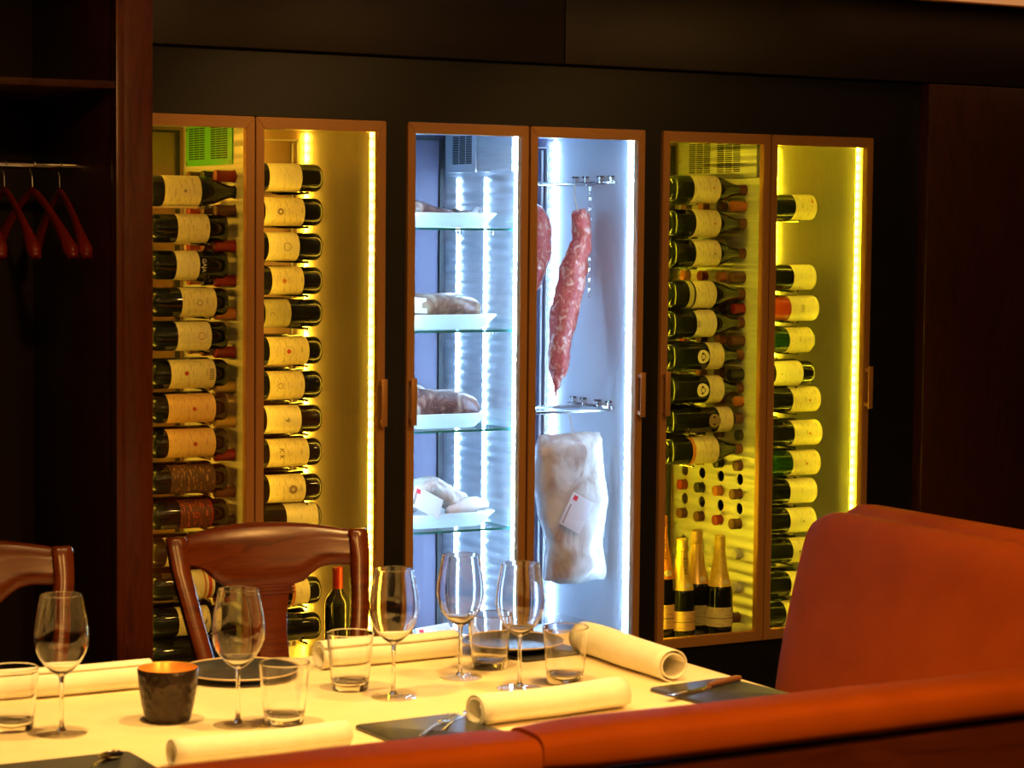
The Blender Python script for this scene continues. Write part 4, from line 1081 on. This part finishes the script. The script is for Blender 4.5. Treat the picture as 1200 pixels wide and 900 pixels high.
# ------------------------------------------------------------------ lamps of the room, cooler spots added
def spot(x, y, z, tx, ty, tz, power, col, size=60, rad=.03, blend=.6):
    l = bpy.data.lights.new('ceiling_spot', 'SPOT'); l.energy = power; l.color = col; l.spot_size = radians(size); l.spot_blend = blend; l.shadow_soft_size = rad
    o = bpy.data.objects.new('ceiling_spot', l); COL.objects.link(o); o.location = (x, y, z)
    o.rotation_euler = (Vector((tx, ty, tz))-Vector((x, y, z))).to_track_quat('-Z', 'Y').to_euler(); return o
WARM = (1.0, .60, .17); WARM2 = (1.0, .50, .12)
spot(1.25, 3.55, 2.28, 1.30, 3.60, .75, 84, WARM, 75)
spot(1.80, 3.45, 2.28, 1.80, 3.62, .75, 67, WARM, 75)
spot(2.35, 3.40, 2.28, 2.25, 3.75, .75, 47, WARM, 75)
spot(2.10, 1.60, 2.28, 2.2, 2.7, .9, 76, WARM2, 80, .05)
spot(0.9, 1.55, 2.28, 1.1, 2.7, .9, 60, WARM2, 80, .05)
spot(2.9, 2.9, 2.28, 3.15, 3.9, .75, 75, WARM2, 90, .05)
spot(1.7, 3.9, 2.28, 2.3, 5.6, 1.2, 26, WARM2, 80, .05)  # this spot and the next two are added to brighten the door frames
spot(2.9, 3.9, 2.28, 3.1, 5.6, 1.2, 26, WARM2, 80, .05)
spot(3.9, 3.9, 2.28, 4.0, 5.6, 1.2, 18, WARM2, 80, .05)
a = bpy.data.lights.new('room_glow', 'AREA'); a.shape = 'RECTANGLE'; a.size = 3.5; a.size_y = 1.6; a.energy = 26; a.color = WARM2
o = bpy.data.objects.new('room_glow', a); COL.objects.link(o); o.location = (2.0, .8, 2.29)
w = bpy.data.worlds.new('room_air'); S.world = w; w.use_nodes = True
w.node_tree.nodes['Background'].inputs[0].default_value = (1, .6, .35, 1); w.node_tree.nodes['Background'].inputs[1].default_value = .01

# ------------------------------------------------------------------ camera
F, YAW, PITCH, ROLL = 2713.96, .515624819, .0663892427, .0094925699
fwd = Vector((sin(YAW)*cos(PITCH), cos(YAW)*cos(PITCH), -sin(PITCH)))
rt = fwd.cross(Vector((0, 0, 1))).normalized(); upv = rt.cross(fwd)
r2 = rt*cos(ROLL)+upv*sin(ROLL); u2 = -rt*sin(ROLL)+upv*cos(ROLL)
cam = bpy.data.cameras.new('camera'); co = bpy.data.objects.new('camera', cam); COL.objects.link(co)
co.matrix_world = Matrix(((r2.x, u2.x, -fwd.x, 0), (r2.y, u2.y, -fwd.y, 0), (r2.z, u2.z, -fwd.z, 1.6), (0, 0, 0, 1)))
cam.sensor_width = 36; cam.lens = 36*F/1200; cam.clip_start = .05
cam.dof.use_dof = True; cam.dof.focus_distance = 6.3; cam.dof.aperture_fstop = 9.0
S.camera = co
S.view_settings.view_transform = 'Standard'; S.view_settings.look = 'None'; S.view_settings.gamma = 1
S.view_settings.exposure = 0; S.view_settings.use_curve_mapping = False
S.cycles.max_bounces = 12; S.cycles.transparent_max_bounces = 32; S.cycles.transmission_bounces = 10; S.cycles.glossy_bounces = 6; S.cycles.diffuse_bounces = 4
S.cycles.sample_clamp_indirect = 6; S.cycles.caustics_refractive = False
